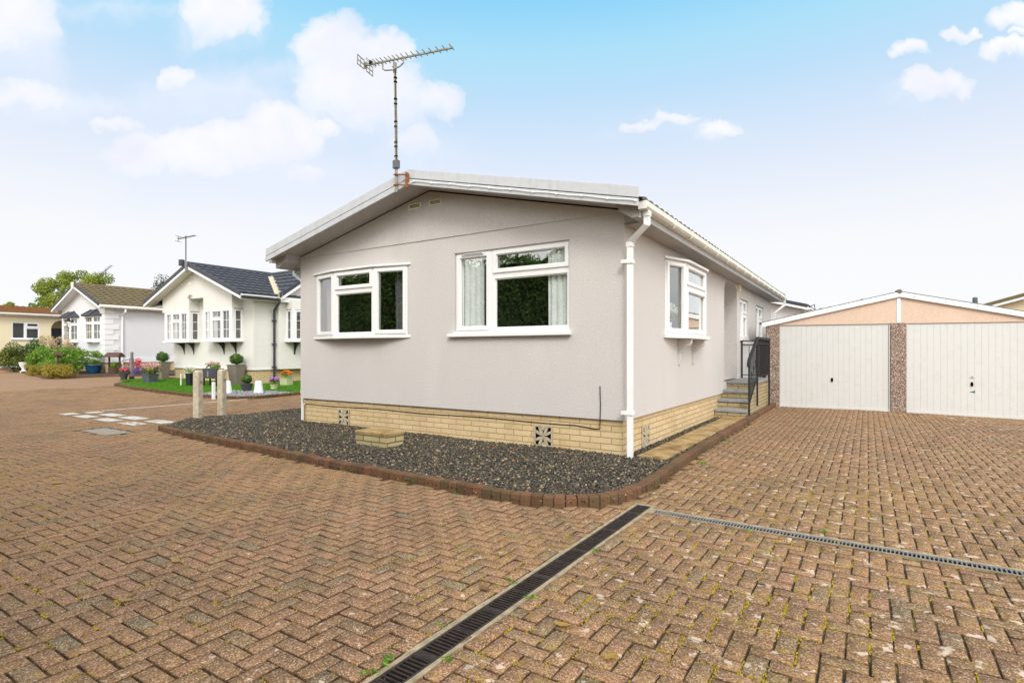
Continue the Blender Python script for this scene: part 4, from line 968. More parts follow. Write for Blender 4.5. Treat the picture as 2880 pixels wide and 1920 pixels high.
# entrance steps and railing
def steps():
    T = thing('entrance_steps', 'buff brick entrance steps with grey slab treads beside the side wall', 'steps', .25, 4.85, 0)
    O = (.25, 4.85, 0)
    fr = [4.86, 5.16, 5.46, 5.80]; tz = [.195, .365, .535, .705]; ye = 7.95; x0, x1 = -.035, .53
    mb = MB(O)
    for i in range(4):
        a = fr[i]+.03; mb.box(x0, x1, a, (fr[i+1]+.029 if i < 3 else ye), -.1, tz[i]-.052)
    mb.build('brick_base', M['buff_old'], T)
    for i in range(4):
        m = MB(O); e = (fr[i+1]+.06 if i < 3 else ye+.03); m.box(.004 if i > 1 else x0, x1+.035, fr[i], e, tz[i]-.05, tz[i]); m.build('tread', M['steptread'], T, bevel=.006)
    return T
steps()
def railing():
    ox, oy = .5, 5.2
    T = thing('railing', 'black wrought iron handrail and balustrade round the entrance steps', 'railing', ox, oy, 0); O = (ox, oy, 0)
    def q(x, y, z0, z1, r): m = MB(O); m.tube([(x, y, z0), (x, y, z1)], r, 4, sq=True); m.build('post', M['black'], T)
    xr = .585; q(xr, 4.98, 0, 1.13, .016); q(xr, 5.92, .2, 1.58, .016); q(xr, 7.55, .0, 1.58, .018); q(.03, 7.36, .705, 1.58, .016)
    m = MB(O); m.tube([(xr, 4.92, 1.02), (xr, 4.93, 1.10), (xr, 5.0, 1.16), (xr, 5.90, 1.59), (xr, 5.98, 1.60), (xr, 7.58, 1.60)], .027, 4, sq=True); m.build('handrail', M['black'], T, bevel=.006)
    m = MB(O); m.tube([(xr, 5.92, 1.49), (xr, 7.55, 1.49)], .010, 4, sq=True); m.tube([(xr, 5.92, .80), (xr, 7.55, .80)], .010, 4, sq=True)
    m.tube([(xr, 4.98, .30), (xr, 5.92, .80)], .010, 4, sq=True); m.tube([(.03, 7.36, 1.58), (xr, 7.50, 1.58)], .012, 4, sq=True); m.tube([(.03, 7.36, 1.47), (xr, 7.50, 1.47)], .009, 4, sq=True); m.tube([(.03, 7.36, .78), (xr, 7.50, .78)], .009, 4, sq=True)
    m.build('rails', M['black'], T)
    m = MB(O)
    for i in range(15): y = 5.92+1.63*(i+.5)/15; m.tube([(xr, y, .80), (xr, y, 1.58)], .0065, 4, sq=True)
    for i in range(8): t = (i+.5)/8; y = 4.98+.94*t; m.tube([(xr, y, .30+.5*t), (xr, y, 1.13+.44*t)], .0065, 4, sq=True)
    for x, y in ((.18, 7.395), (.33, 7.43), (.47, 7.47)): m.tube([(x, y, .78), (x, y, 1.47)], .0065, 4, sq=True)
    for t in (.25, .5, .75):   # scrolls in the sloping panel
        y = 4.98+.94*t; z = .72+.46*t
        m.tube([(xr+.004, y+.07*math.cos(a)*(1-a/14), z+.09*math.sin(a)*(1-a/14)) for a in np.linspace(0, 9, 26)], .005, 5)
    m.tube([(.25+.05*math.cos(a)*(1-a/12), 7.41, 1.33+.05*math.sin(a)*(1-a/12)) for a in np.linspace(0, 8, 22)], .005, 5)
    m.build('balusters', M['black'], T)
railing()
t = thing('storage_cabinet', 'white plastic storage cabinet on the entrance landing under the small windows', 'cabinet', .0, 8.3, .0)
m = MB(); m.box(.01, .26, -.75, .75, .0, 1.5); m.build('body', M['upvc'], t, bevel=.01)
m = MB(); m.box(.005, .30, -.78, .78, 1.5, 1.54); m.build('lid', M['upvc'], t, bevel=.008)

# rough brick block in the gravel
t = thing('brick_block', 'low mossy brick block with slab cap standing in the gravel', 'brick block', -3.1, -1.06, .03)
m = MB(); m.box(-.30, .30, -.16, .16, -.05, .168); m.build('brick_base', m_brick('mossy_block_brick', (.46, .38, .20), (.33, .27, .13), (.12, .09, .04), .30, .075, .009), t, bevel=.008)
m = MB(); m.box(-.306, .306, -.166, .166, .168, .208); m.build('cap_slab', M['slab'], t, bevel=.008)

# concrete posts
def cpost(lx, ly, label, z=.03, rot=.35):
    t = thing('concrete_post', label, 'concrete post', lx, ly, z, rot, 'square concrete posts at the end of the pebble bed')
    m = MB(); s = .062; m.box(-s, s, -s, s, -.15, .90); m.add([(-s, -s, .90), (s, -s, .90), (s, s, .90), (-s, s, .90), (-s*.55, -s*.55, .93), (s*.55, -s*.55, .93), (s*.55, s*.55, .93), (-s*.55, s*.55, .93)], [(4, 5, 6, 7), (0, 1, 5, 4), (1, 2, 6, 5), (2, 3, 7, 6), (3, 0, 4, 7)])
    m.build('shaft', M['concrete'], t, bevel=.010)
    m = MB(); m.tube([(s, 0, .72), (s+.03, 0, .72)], .012, 8); m.tube([(s, 0, .72), (s+.008, 0, .72)], .022, 6)
    m.build('bolt', M['galv'], t)
    return t
cpost(-8.12, -.87, 'weathered concrete post with chamfered top standing nearer the brick kerb')
cpost(-8.62, -.13, 'weathered concrete post with a bolt, behind the nearer concrete post')

# ================================================================ GARAGE
def garage():
    ang = GA-TH; lx, ly = L2(GX, GY)
    T = thing('garage', 'double concrete sectional garage with pebbledash piers and peach gable', 'garage', lx, ly, 0, ang)
    m = MB(); bot = -.4
    for a, b in ((-.293, -.004), (2.254, 2.554), (4.81, 5.1)): m.box(a, b, 0, .14, bot, 1.96)
    m.box(-.293, -.21, .141, 5.6, bot, 1.97); m.box(5.02, 5.1, .141, 5.6, bot, 1.97); m.box(-.209, 5.019, 5.5, 5.6, bot, 1.97)
    m.v = [(x+.217*(y-.14) if y > .142 else x, y, z) for x, y, z in m.v]; m.build('pebbledash_wall', M['aggregate'], T, bevel=.006)
    ap, az = 2.413, 2.63; e0, e1 = -.40, 5.23; ez = 1.99; sl = (az-ez)/(ap-e0)
    top = lambda s: az-sl*abs(s-ap)
    for a, b in ((-.22, ap-.035), (ap+.035, 5.05)):
        g = MB(); q = [(a, 1.948), (b, 1.948), (b, top(b)-.06), (a, max(top(a)-.06, 1.95))]
        g.prism(q, lambda s, z: (s, .03, z), lambda s, z: (s, .06, z)); g.build('gable_panel', M['peach'], T)
    g = MB(); g.box(ap-.036, ap+.036, .018, .06, 1.975, az-.05); g.build('cover_strip', M['upvc_clean'], T, bevel=.003)
    for s0, s1 in ((e0, ap), (ap, e1)):
        g = MB(); q = [(s0, top(s0)-.088), (s1, top(s1)-.088), (s1, top(s1)+.022), (s0, top(s0)+.022)]
        g.prism(q, lambda s, z: (s, -.035, z), lambda s, z: (s, .029, z))
        fb = g.build('barge_trim', m_upvc('speckled_trim', (.74, .74, .75), .5), T, bevel=.004)
        g = MB()
        for k in range(5): s = s0+(s1-s0)*(k+.5)/5; g.frus(s, 0, 0, .004, .018, .016, 8); vs = g.v[-16:]; g.v[-16:] = [(x, -.036-(z), top(s)-.036+y) for x, y, z in vs]
        g.build('screw', M['slot'], fb)
    # corrugated sheet roof
    for sg, se in ((-1, e0-.03), (1, e1+.03)):
        g = MB(); n = 90; ys = np.linspace(-.02, 5.75, n); m_ = len(ys); S = abs(se-ap); k = 24
        for i in range(k+1):
            s = ap+sg*S*i/k
            for y in ys: g.v.append((s, y, top(s)+.024+.022*math.sin(y*2*math.pi/.146)))
        for i in range(k):
            for j in range(n-1): a = i*n+j; g.f.append((a, a+1, a+n+1, a+n))
        g.v = [(x+.217*max(0, y-.14), y, z) for x, y, z in g.v]; o = g.build('roof_sheet', M['grey_tiles'], T, smooth=True); o.modifiers.new('thick', 'SOLIDIFY').thickness = .012
    g = MB(); g.tube([(ap, -.04, az+.03), (ap, .14, az+.03), (ap+1.22, 5.76, az+.03)], .05, 10)
    for k in range(26):
        rg = random.Random(k); s = rg.uniform(e0, e1); r = rg.uniform(.012, .03); g.frus(s, .02+rg.uniform(0, .1), top(s)+.02, top(s)+.02+r*1.3, r*3.5, r*1.4, 6)
    g.build('ridge', M['grey_tiles'], T)
    g = MB(); g.box(-.25, 5.06, .062, .15, 1.93, 1.964); g.build('lintel', M['trim_dark'], T)
    for i, (a, b) in enumerate(((0, 2.25), (2.558, 4.806))):
        zb = -.002 if i == 0 else -.055; rb = .075 if i else .045
        d = MB(); n = 20 if i == 0 else 18; y0 = .055
        d.quad((a+.02, y0+.008, zb+.06), (b-.02, y0+.008, zb-rb+.06), (b-.02, y0+.008, 1.93), (a+.02, y0+.008, 1.93))
        rg = random.Random(i); w = (b-a-.05)/n
        for k in range(n):   # vertical ribbed pressings
            x0 = a+.025+k*w; x1 = x0+w; zz = zb-rb*(k+.5)/n+.062
            d.add([(x0+.005, y0-.000, zz), (x1-.005, y0-.000, zz), (x1-.005, y0, 1.925), (x0+.005, y0, 1.925), (x0, y0+.0045, zz), (x1, y0+.0045, zz), (x1, y0+.0045, 1.925), (x0, y0+.0045, 1.925)], [(0, 1, 2, 3), (0, 3, 7, 4), (1, 5, 6, 2), (3, 2, 6, 7)])
        dr = d.build('garage_door', M['door'], T); dr['label'] = ('plain off white ribbed up and over door', 'off white ribbed up and over door with stickers round the handle')[i]
        f = MB(); f.box(a, a+.022, .03, .09, zb, 1.93); f.box(b-.022, b, .03, .09, zb-rb, 1.93); f.box(a, b, .05, .061, 1.931, 1.942)
        f.add([(a+.023, .042, zb+.008), (b-.023, .042, zb-rb+.008), (b-.023, .042, zb-rb+.062), (a+.023, .042, zb+.062), (a+.023, .062, zb+.008), (b-.023, .062, zb-rb+.008), (b-.023, .062, zb-rb+.062), (a+.023, .062, zb+.062)], [(0, 1, 2, 3), (3, 2, 6, 7), (0, 4, 5, 1)]); f.build('door_frame', M['door'], dr, bevel=.002)
        f = MB(); hx, hz = ((1.104, .665), (3.756, .617))[i]
        f.frus(0, 0, 0, .012, .058, .05, 10); vs = f.v; f.v = [(hx+x*.95, .052-z, hz+y*1.8) for x, y, z in vs]; f.tube([(hx, .042, hz+.028), (hx, .015, hz+.02), (hx, .012, hz-.03), (hx, .03, hz-.045)], .011, 8); f.build('handle', M['slot'], dr, bevel=.002)
        f = MB(); f.box(a, b, .085, .09, zb-rb-.05, zb+.002); f.build('seal', M['slot'], dr)
        if i:
            f = MB(); f.prism([(hx-.05, hz-.17), (hx+.055, hz-.195), (hx+.055, hz-.125), (hx+.035, hz-.148)], lambda x, z: (x, .0525, z), lambda x, z: (x, .0545, z)); f.build('sticker', M['sticker'], dr)
            f = MB()
            for k in range(5): f.box(hx-.036+k*.016, hx-.026+k*.016, .0525, .0545, hz+.128+.006*(k % 2), hz+.142)
            f.box(hx-.015, hx+.018, .0525, .0545, hz+.15, hz+.165); f.box(hx-.042, hx+.045, .0525, .0545, hz+.116, hz+.120); f.build('lettering', M['plastic_grey'], dr)
garage()
# ================================================================ NEIGHBOURING HOMES
def verge_roof(T, O, ap, az, sl, x0, x1, y0, y1, tiles, vmat, fmat, smat, wallx, ywall, rows=9, step=.035, wave=.022, eave_gut=None):
    """tiled gable roof with ridge along y; dark verge, white board and soffit on the front rake"""
    c_, s_ = math.cos(math.atan(sl)), math.sin(math.atan(sl)); top = lambda x: az-sl*abs(x-ap)
    m = MB(O)
    for sg, xe in ((1, x1), (-1, x0)):
        S = abs(xe-ap)*math.sqrt(1+sl*sl)
        roof_tiles(m, (ap, y0+.04, az), (0, 1, 0), y1-y0-.04, (sg*c_, 0, -s_), S+.02, rows, step, wave, .3)
    m.tube([(ap, y0, az+.01), (ap, y1, az+.01)], .075, 10)
    rf = m.build('roof', tiles, T)
    for sg, xe in ((1, x1), (-1, x0)):
        v = MB(O); q = [(ap, az-.09), (xe, top(xe)-.09), (xe, top(xe)+.055), (ap, az+.055)]; q = q if sg > 0 else q[::-1]
        v.prism(q, lambda x, z: (x, y0, z), lambda x, z: (x, y0+.06, z)); v.build('verge', vmat, rf, bevel=.006)
        v = MB(O); q = [(ap, az-.19), (xe, top(xe)-.19), (xe, top(xe)-.092), (ap, az-.092)]; q = q if sg > 0 else q[::-1]
        v.prism(q, lambda x, z: (x, y0+.012, z), lambda x, z: (x, y0+.05, z)); v.build('barge_board', fmat, T, bevel=.004)
        v = MB(O); q = [(ap, az-.15), (xe, top(xe)-.15)]
        a, b = ((ap, y0+.05, az-.16), (xe, y0+.05, top(xe)-.16)); c, d = ((xe, ywall, top(xe)-.16), (ap, ywall, az-.16))
        v.quad(*((a, d, c, b)))
        v.build('soffit', smat, T)
        g = MB(O); xw = wallx[1] if sg > 0 else wallx[0]; ze = top(xe)-.16
        g.box(*sorted((xw, xe-sg*.02)), y0+.3, y1, ze-.02, ze); g.box(*sorted((xe-sg*.02, xe)), y0+.05, y1, ze-.03, top(xe)-.01); g.build('eave_board', fmat, T)
        if eave_gut:
            g = MB(O); g.prism([(0, 0), (.07, 0), (.11, .03), (.11, .09), (.1, .09), (.1, .04), (.02, .01), (0, .09)][::1 if sg > 0 else -1], lambda u, w: (xe+sg*u, y0+.06, ze-.01+w), lambda u, w: (xe+sg*u, eave_gut[1] if sg > 0 else y1, ze-.01+w)); g.build('gutter', eave_gut[0], T)
    return rf
def cells3(L, H):
    a = L*.30; b = L*.66
    return [(0, a, 0, H, True, (2, 3)), (a, b, H*.70, H, True, (2, 1)), (a, b, 0, H*.70, True, (2, 2)), (b, L, 0, H, True, (2, 3))]
def cream():
    x0, x1, yw = -21.13, -15.62, 4.95; gz = hl(-18.4, 5); O = (-18.4, 4.95, gz)
    T = thing('bungalow', 'cream bungalow with slate grey tiled roof and white bay windows', 'bungalow', -18.4, 4.95, gz)
    m = MB(O); zb = .70; y1 = 13.
    m.quad((x0, yw, zb), (x1, yw, zb), (x1, yw, 3.3), (x0, yw, 3.3)); m.quad((x1, yw, zb), (x1, y1, zb), (x1, y1, 3.2), (x1, yw, 3.2)); m.quad((x0, y1, zb), (x0, yw, zb), (x0, yw, 3.2), (x0, y1, 3.2))
    m.prism([(x0, y1), (x1, y1), (x1, yw), (x0, yw)][::-1], lambda x, y: (x, y, zb), lambda x, y: (x, y, zb+.001))
    # upper gable projects over the bays, with a notch between them
    ap, az, sl = -18.56, 4.57, .375; top = lambda x: az-sl*abs(x-ap)-.16
    yf = 4.55; L_, R_ = -21.17, -16.27; n0, n1, nz = -19.16, -18.14, 3.33; zl = 2.87
    f = lambda x, z: (x, yf, z); g = lambda x, z: (x, yw, z)
    m.prism([(L_, zl), (n0, zl), (n0, nz), (L_, nz)], f, g); m.prism([(n1, zl), (R_, zl), (R_, nz), (n1, nz)], f, g)
    m.prism([(L_, nz), (R_, nz), (R_, top(R_)), (ap, top(ap)), (L_, max(nz+.01, top(L_)))], f, g)
    m.quad((x0, yw, 3.3), (x1, yw, 3.3), (x1, yw, top(x1)), (x0, yw, top(x0)))
    m.box(x1-.02, x1+.012, yw-.012, yw+.10, zb, 3.2)
    # low skirt trim
    m.build('wall', M['wall_cream'], T)
    m = MB(O); m.box(x0-.015, x1+.02, yw-.02, yw, zb-.02, zb+.05); m.box(x1, x1+.02, yw, y1, zb-.02, zb+.05); m.build('skirt_trim', M['upvc_clean'], T)
    m = MB(O); m.box(x0+.03, x1-.03, yw+.03, y1-.03, gz-.3, zb); m.build('plinth', M['buff'], T)
    m = MB(O); m.box(-20.28, -20.04, yw+.018, yw+.03, gz+.12, gz+.42); ring(m, (-20.28, yw+.03, gz+.12), (1, 0), 0, .24, 0, .3, .03, .01, .03); m.build('plinth_vent', M['white_pot'], T)
    verge_roof(T, O, ap, az, sl, -21.92, -15.19, 4.17, 13.2, M['dark_tiles'], M['trim_dark'], M['upvc_clean'], M['wall_cream'], (x0, x1), 4.55, 9, .04, .025, (M['trim_dark'], 5.66))
    # finial at the peak
    m = MB(O); m.prism([(ap-.05, az-.30), (ap+.05, az-.30), (ap+.07, az+.07), (ap-.07, az+.07)], lambda x, z: (x, 4.13, z), lambda x, z: (x, 4.17, z)); m.build('peak_cap', M['galv'], T)
    for bx0, bx1 in ((-20.97, -19.16), (-18.14, -16.27)):
        Wb = bx1-bx0; H = 1.09; z = 1.75; du = (1, 0)
        fc = [((bx0, yf, z), (1, 0), [(u0+.09 if u0 == 0 else u0, u1-(.09 if abs(u1-Wb) < 1e-6 else 0), a, b, o, k) for u0, u1, a, b, o, k in cells3(Wb, H)]),
              ((bx1, yf, z), (0, 1), [(.10, .40, 0, H, False, (1, 3))])]
        s = MB(O); s.box(bx0-.06, bx1+.07, yf-.07, yw, z-.07, z-.002)
        ex = MB(O); ex.box(bx0-.012, bx0+.088, yf-.012, yf+.09, z, z+H); ex.box(bx1-.088, bx1+.012, yf-.012, yf+.09, z, z+H); ex.box(bx0, bx1, yf, yf+.06, z+H+.001, zl-.001)
        bk = MB(O); bk.box(bx0+.1, bx1-.09, yw-.012, yw-.002, z, z+H)  # dark panel behind the glass, stands in for the dim room
        br = []
        for xx in (bx0+.68, bx1-.42):
            k = MB(O); q = [(yw, z-.075), (yf-.0, z-.075)]+[(yw-.40*(1-math.sin(t))-.0, z-.075-.46*(1-math.cos(t))) for t in np.linspace(.25, math.pi/2, 8)]
            k.prism(q, lambda y, zz: (xx-.035, y, zz), lambda y, zz: (xx+.035, y, zz)); br.append(('bracket', k, M['trim_dark']))
        window(T, O, fc, M['upvc_clean'], M['glass_far'], s, extra=[('corner_post', ex, M['upvc_clean']), ('dark_room_panel', bk, M['room'])]+br, n0=-.06, n1=0., w=.045, ws=.035)
        cu = MB(O)
        for a, b in ((bx0+.14, bx0+.34), (bx0+.62, bx0+.70)):
            for i in range(4): cu.tube([(a+(b-a)*i/4, yw-.05, z+.02), (a+(b-a)*i/4, yw-.05, z+H)], .04, 6)
        o = cu.build('curtain', M['curtain'], smooth=True); o.location = (0, 0, 0); place(o, -18.4, 4.95, gz); tag(o, 'pale curtains inside the %s bay of the cream bungalow' % ('left' if bx0 < -19 else 'right'), 'curtain', 'curtains in the bays of the cream bungalow')
    for x in (-19.72, -19.22):
        m = MB(O); m.box(x, x+.22, yf-.012, yf, 3.86, 3.95); m.build('gable_vent', M['vent'], T, bevel=.003)
    m = MB(O); m.tube([(-18.95, yf, 3.44), (-18.95, yf-.08, 3.46), (-18.95, yf-.10, 3.42)], .02, 8); m.frus(-18.95, yf-.10, 3.33, 3.43, .12, .06, 10); m.build('wall_lamp', M['alu'], T)
    # wing gable on the side, valley flashing, bay and rainwater pipe
    w0, w1 = 5.65, 8.95; xg = -15.13; wz = 4.49; ws_ = .69; mid = (w0+w1)/2; tw = lambda y: wz-ws_*abs(y-mid)
    m = MB(O); q = [(w0+.15, zb), (w1-.15, zb), (w1-.15, tw(w1-.15)-.15), (mid, wz-.15), (w0+.15, tw(w0+.15)-.15)]
    m.prism(q, lambda y, z: (xg-.28, y, z), lambda y, z: (x1-.2, y, z)); m.build('wing_wall', M['wall_cream'], T)
    m = MB(O); S = (mid-w0)*math.sqrt(1+ws_**2); c2, s2 = math.cos(math.atan(ws_)), math.sin(math.atan(ws_))
    roof_tiles(m, (xg, mid, wz), (-1, 0, 0), 3.1, (0, -c2, -s2), S, 6, .04, .025, .3); roof_tiles(m, (xg, mid, wz), (-1, 0, 0), 3.1, (0, c2, -s2), S, 6, .04, .025, .3)
    m.tube([(xg, mid, wz+.01), (xg-3.1, mid, wz+.01)], .075, 10); wr = m.build('wing_roof', M['dark_tiles'], T)
    for nm, a, b, mt, xo in (('verge', -.1, .05, M['trim_dark'], 0), ('wing_board', -.22, -.102, M['upvc_clean'], -.01)):
        m = MB(O); q = [(w0, tw(w0)+a), (mid, wz+a), (w1, tw(w1)+a), (w1, tw(w1)+b), (mid, wz+b), (w0, tw(w0)+b)]
        m.prism(q, lambda y, z: (xg+.03+xo, y, z), lambda y, z: (xg-.03+xo, y, z)); m.build(nm, mt, wr if nm == 'verge' else T)
    m = MB(O); A, B = np.array((-15.16, 5.62, 3.30)), np.array((-17.6, 6.98, 4.23)); d = B-A; sd = np.cross(d, (0, 0, 1)); sd = sd/np.linalg.norm(sd)*.13; up = np.array((0, 0, .11))
    m.add([A-sd+up, A+sd+up, B+sd+up, B-sd+up, A-sd-up, A+sd-up, B+sd-up, B-sd-up], [(0, 1, 2, 3), (7, 6, 5, 4), (0, 4, 5, 1), (1, 5, 6, 2), (2, 6, 7, 3), (3, 7, 4, 0)]); m.tube([A+up, B+up], .035, 8); m.build('valley_flashing', M['concrete'], T)
    m = MB(O); m.tube([(-15.10, 5.62, 3.2), (-15.10, 5.62, 3.08), (-15.53, 5.70, 2.82), (-15.53, 5.70, gz)], .04, 8)
    for z in (2.45, 1.6, .78): m.box(-15.6, -15.48, 5.64, 5.76, z-.02, z+.02)
    m.build('downpipe', M['trim_dark'], T, smooth=False)
    by0, by1, bx = 6.10, 7.9, -15.02; z = 1.75; H = 1.1; xw = xg-.28
    m = MB(O); m.box(xw, bx, by0-.02, by1, 2.87, 3.22); m.build('bay_box', M['wall_cream'], T)
    s = MB(O); s.box(xw, bx+.07, by0-.07, by1+.07, z-.07, z-.002); ex = MB(O); ex.box(bx-.088, bx+.012, by0-.012, by0+.088, z, z+H+.02)
    k = MB(O); q = [(xw, z-.075), (bx, z-.075)]+[(xw+.42*(1-math.sin(t)), z-.075-.46*(1-math.cos(t))) for t in np.linspace(.25, math.pi/2, 8)]; k.prism(q[::-1], lambda x, zz: (x, by0+.32, zz), lambda x, zz: (x, by0+.39, zz))
    bk = MB(O); bk.box(xw+.002, xw+.01, by0+.1, by1-.1, z, z+H)  # room's dimness painted as a dark panel behind the bay glass
    window(T, O, [((xw, by0, z), (1, 0), [(.0, bx-xw-.1, 0, H, False, (1, 3))]), ((bx, by0, z), (0, 1), [(.09, .6, 0, H, True, (2, 3)), (.6, 1.2, 0, H, True, (2, 3)), (1.2, 1.78, 0, H, True, (2, 3))])], M['upvc_clean'], M['glass_far'], s, extra=[('corner_post', ex, M['upvc_clean']), ('bracket', k, M['trim_dark']), ('dark_room_panel', bk, M['room'])], n0=-.06, n1=0., w=.045, ws=.035)
cream()
def grey():
    x0, x1, yw = -31.87, -26.9, 4.75; gz = hl(-27, 5); O = (-29.4, 4.75, gz)
    T = thing('bungalow', 'pale grey bungalow with brown tiled roof, white quoins and little canopied windows', 'bungalow', -29.4, 4.75, gz)
    ap, az, sl = -29.33, 4.56, .385; top = lambda x: az-sl*abs(x-ap)-.16; zb = .86; y1 = 13.5
    m = MB(O); m.prism([(x0, zb), (x1, zb), (x1, top(x1)), (ap, top(ap)), (x0, top(x0))], lambda x, z: (x, yw, z), lambda x, z: (x, y1, z)); m.build('wall', M['wall_grey'], T)
    m = MB(O); m.box(x0-.02, x1+.025, yw-.025, yw, zb-.02, zb+.22); m.box(x1, x1+.025, yw, y1, zb-.02, zb+.22); m.box(-29.15, -29.10, yw-.012, yw, zb+.22, top(ap)-.1); m.build('trim', M['upvc_clean'], T)
    m = MB(O); m.box(x0+.04, x1-.04, yw+.04, y1-.04, gz-.4, zb); m.build('plinth', M['buff'], T)
    m = MB(O); z = 1.15; k = 0
    while z < 3.2:
        a, b = (.55, .30) if k % 2 else (.34, .50)
        m.box(x1-b, x1+.03, yw-.03, yw, z, z+.225); m.box(x1, x1+.03, yw, yw+a, z, z+.225); z += .243; k += 1
    m.build('quoins', M['upvc_clean'], T, bevel=.01)
    verge_roof(T, O, ap, az, sl, -32.07, -26.58, 4.35, 13.7, M['brown_tiles'], M['trim_dark'], M['upvc_clean'], M['upvc_clean'], (x0, x1), yw, 9, .04, .025, (M['gutter'], 13.6))
    m = MB(O); m.prism([(ap-.07, az-.22), (ap+.07, az-.22), (ap+.09, az+.09), (ap-.09, az+.09)], lambda x, z: (x, 4.30, z), lambda x, z: (x, 4.35, z)); m.build('peak_cap', M['vent'], T)
    m = MB(O); m.tube([(-26.5, 5.42, 3.3), (-26.5, 5.42, 3.2), (-26.83, 5.42, 3.02), (-26.83, 5.42, gz+.1)], .042, 8); m.build('downpipe', M['upvc_clean'], T)
    for c in (-30.62, -28.05):
        hw = .78; z, H = 1.88, 1.12; B = [(c-hw, yw), (c-.40, yw-.22), (c+.42, yw-.22), (c+hw, yw)]; fc = []
        for i in range(3):
            du, L = unit(B[i], B[i+1]); P = (B[i][0], B[i][1], z)
            fc.append((P, du, [(0, L, H*.70, H, True, (2, 1)), (0, L, 0, H*.70, True, (2, 2))]))
        s = MB(O); sill_strip(s, B, z-.10, z-.002, .04, .12); cp = MB(O); zt = z+H
        q = [(c-hw-.14, yw), (c-.48, yw-.36), (c+.50, yw-.36), (c+hw+.14, yw)]; t_ = [(c-.32, yw), (c-.30, yw-.02), (c+.32, yw-.02), (c+.34, yw)]
        cp.add([(x, y, zt+.04) for x, y in q]+[(x, y, zt+.32) for x, y in t_]+[(x, y, zt+.0) for x, y in q], [(0, 1, 5, 4), (1, 2, 6, 5), (2, 3, 7, 6), (8, 9, 1, 0), (9, 10, 2, 1), (10, 11, 3, 2), (11, 10, 9, 8)])
        for i in (1, 2): cp.tube([(q[i][0], q[i][1], zt+.05), (t_[i][0], t_[i][1], zt+.33)], .025, 6)
        bk = MB(O); bk.box(c-hw+.1, c+hw-.1, yw-.012, yw-.003, z, zt)  # dark sheet in place of an unlit interior
        window(T, O, fc, M['upvc_clean'], M['glass_far'], s, extra=[('canopy', cp, M['dark_tiles']), ('dark_room_panel', bk, M['room'])], n0=-.05, n1=0., w=.045, ws=.03)
grey()
def yellow():
    X = -36.; gz = hl(-35.8, 4.5); O = (X, 4.5, gz)
    T = thing('bungalow', 'pale yellow bungalow with rusty orange mossy roof behind the shrubs', 'bungalow', X, 4.5, gz)
    m = MB(O); m.holed((X, -3, gz-.3), (0, 1), 13, 3.45-gz+.3, [(6.9, 8.09, 2.01-gz+.3, 2.96-gz+.3), (8.6, 9.9, .3+.2, 3.12-gz+.3)], .12)
    for s, y0 in ((1, 5.6), (-1, 6.9)):
        arc = [(y0, 3.12)]+[(y0+s*(.5-.5*math.sin(t)), 3.12-.5+.5*math.cos(t)) for t in np.linspace(0, math.pi/2, 9)]
        m.prism(arc if s > 0 else arc[::-1], lambda y, z: (X, y, z), lambda y, z: (X-.12, y, z))
    m.box(X-8, X-7.9, -3, 10, gz-.3, 3.45); m.box(X-8, X, 9.9, 10, gz-.3, 3.45); m.box(X-8, X, -3, -2.9, gz-.3, 3.45)
    m.build('wall', M['wall_yellow'], T)
    m = MB(O); m.box(X-1.3, X-1.2, 5.3, 7.2, gz, 3.3); m.box(X-1.2, X-.12, 6.9, 6.95, gz, 3.3); m.box(X-1.2, X-.12, 5.55, 5.6, gz, 3.3); m.build('porch_recess', M['wall_yellow'], T)
    m = MB(O); m.box(X-1.2, X-1.15, 5.7, 6.6, gz+.2, 2.7); m.build('door', M['trim_dark'], T)
    m = MB(O); sl = .16; roof_tiles(m, (X-3.4, -3.3, 3.99), (0, 1, 0), 13.6, (math.cos(.158), 0, -math.sin(.158)), 3.75, 12, .05, .03, .3); roof_tiles(m, (X-3.4, -3.3, 3.99), (0, 1, 0), 13.6, (-math.cos(.158), 0, -math.sin(.158)), 4.9, 12, .05, .03, .3)
    m.build('roof', M['rust_tiles'], T)
    m = MB(O); m.box(X, X+.28, -3.2, 10.2, 3.30, 3.33); m.box(X+.28, X+.30, -3.2, 10.2, 3.28, 3.42); m.build('eave_board', M['upvc_clean'], T)
    m = MB(O); m.prism([(0, 0), (.08, 0), (.11, .03), (.11, .09), (.1, .09), (.1, .04), (.02, .01), (0, .09)], lambda u, w: (X+.30+u, -3.2, 3.32+w), lambda u, w: (X+.30+u, 10.2, 3.32+w)); m.build('gutter', M['upvc_clean'], T)
    bk = MB(O); bk.box(X-.6, X-.55, 3.6, 5.4, 1.8, 3.2)  # dark panel standing in for the shaded room inside
    s = MB(O); s.box(X-.1, X+.07, 3.85, 5.14, 1.98, 2.03)
    window(T, O, [((X, 3.9, 2.03), (0, 1), [(0, .58, 0, .92, False), (.58, 1.19, .62, .92, True), (.58, 1.19, 0, .62, False)])], M['upvc_clean'], M['glass_far'], s, extra=[('dark_room_panel', bk, M['room'])], n0=-.09, n1=-.01)
    m = MB(O); m.box(X+.001, X+.05, -3, 10, gz-.2, gz+.38); m.build('plinth', M['white_pot'], T)
yellow()
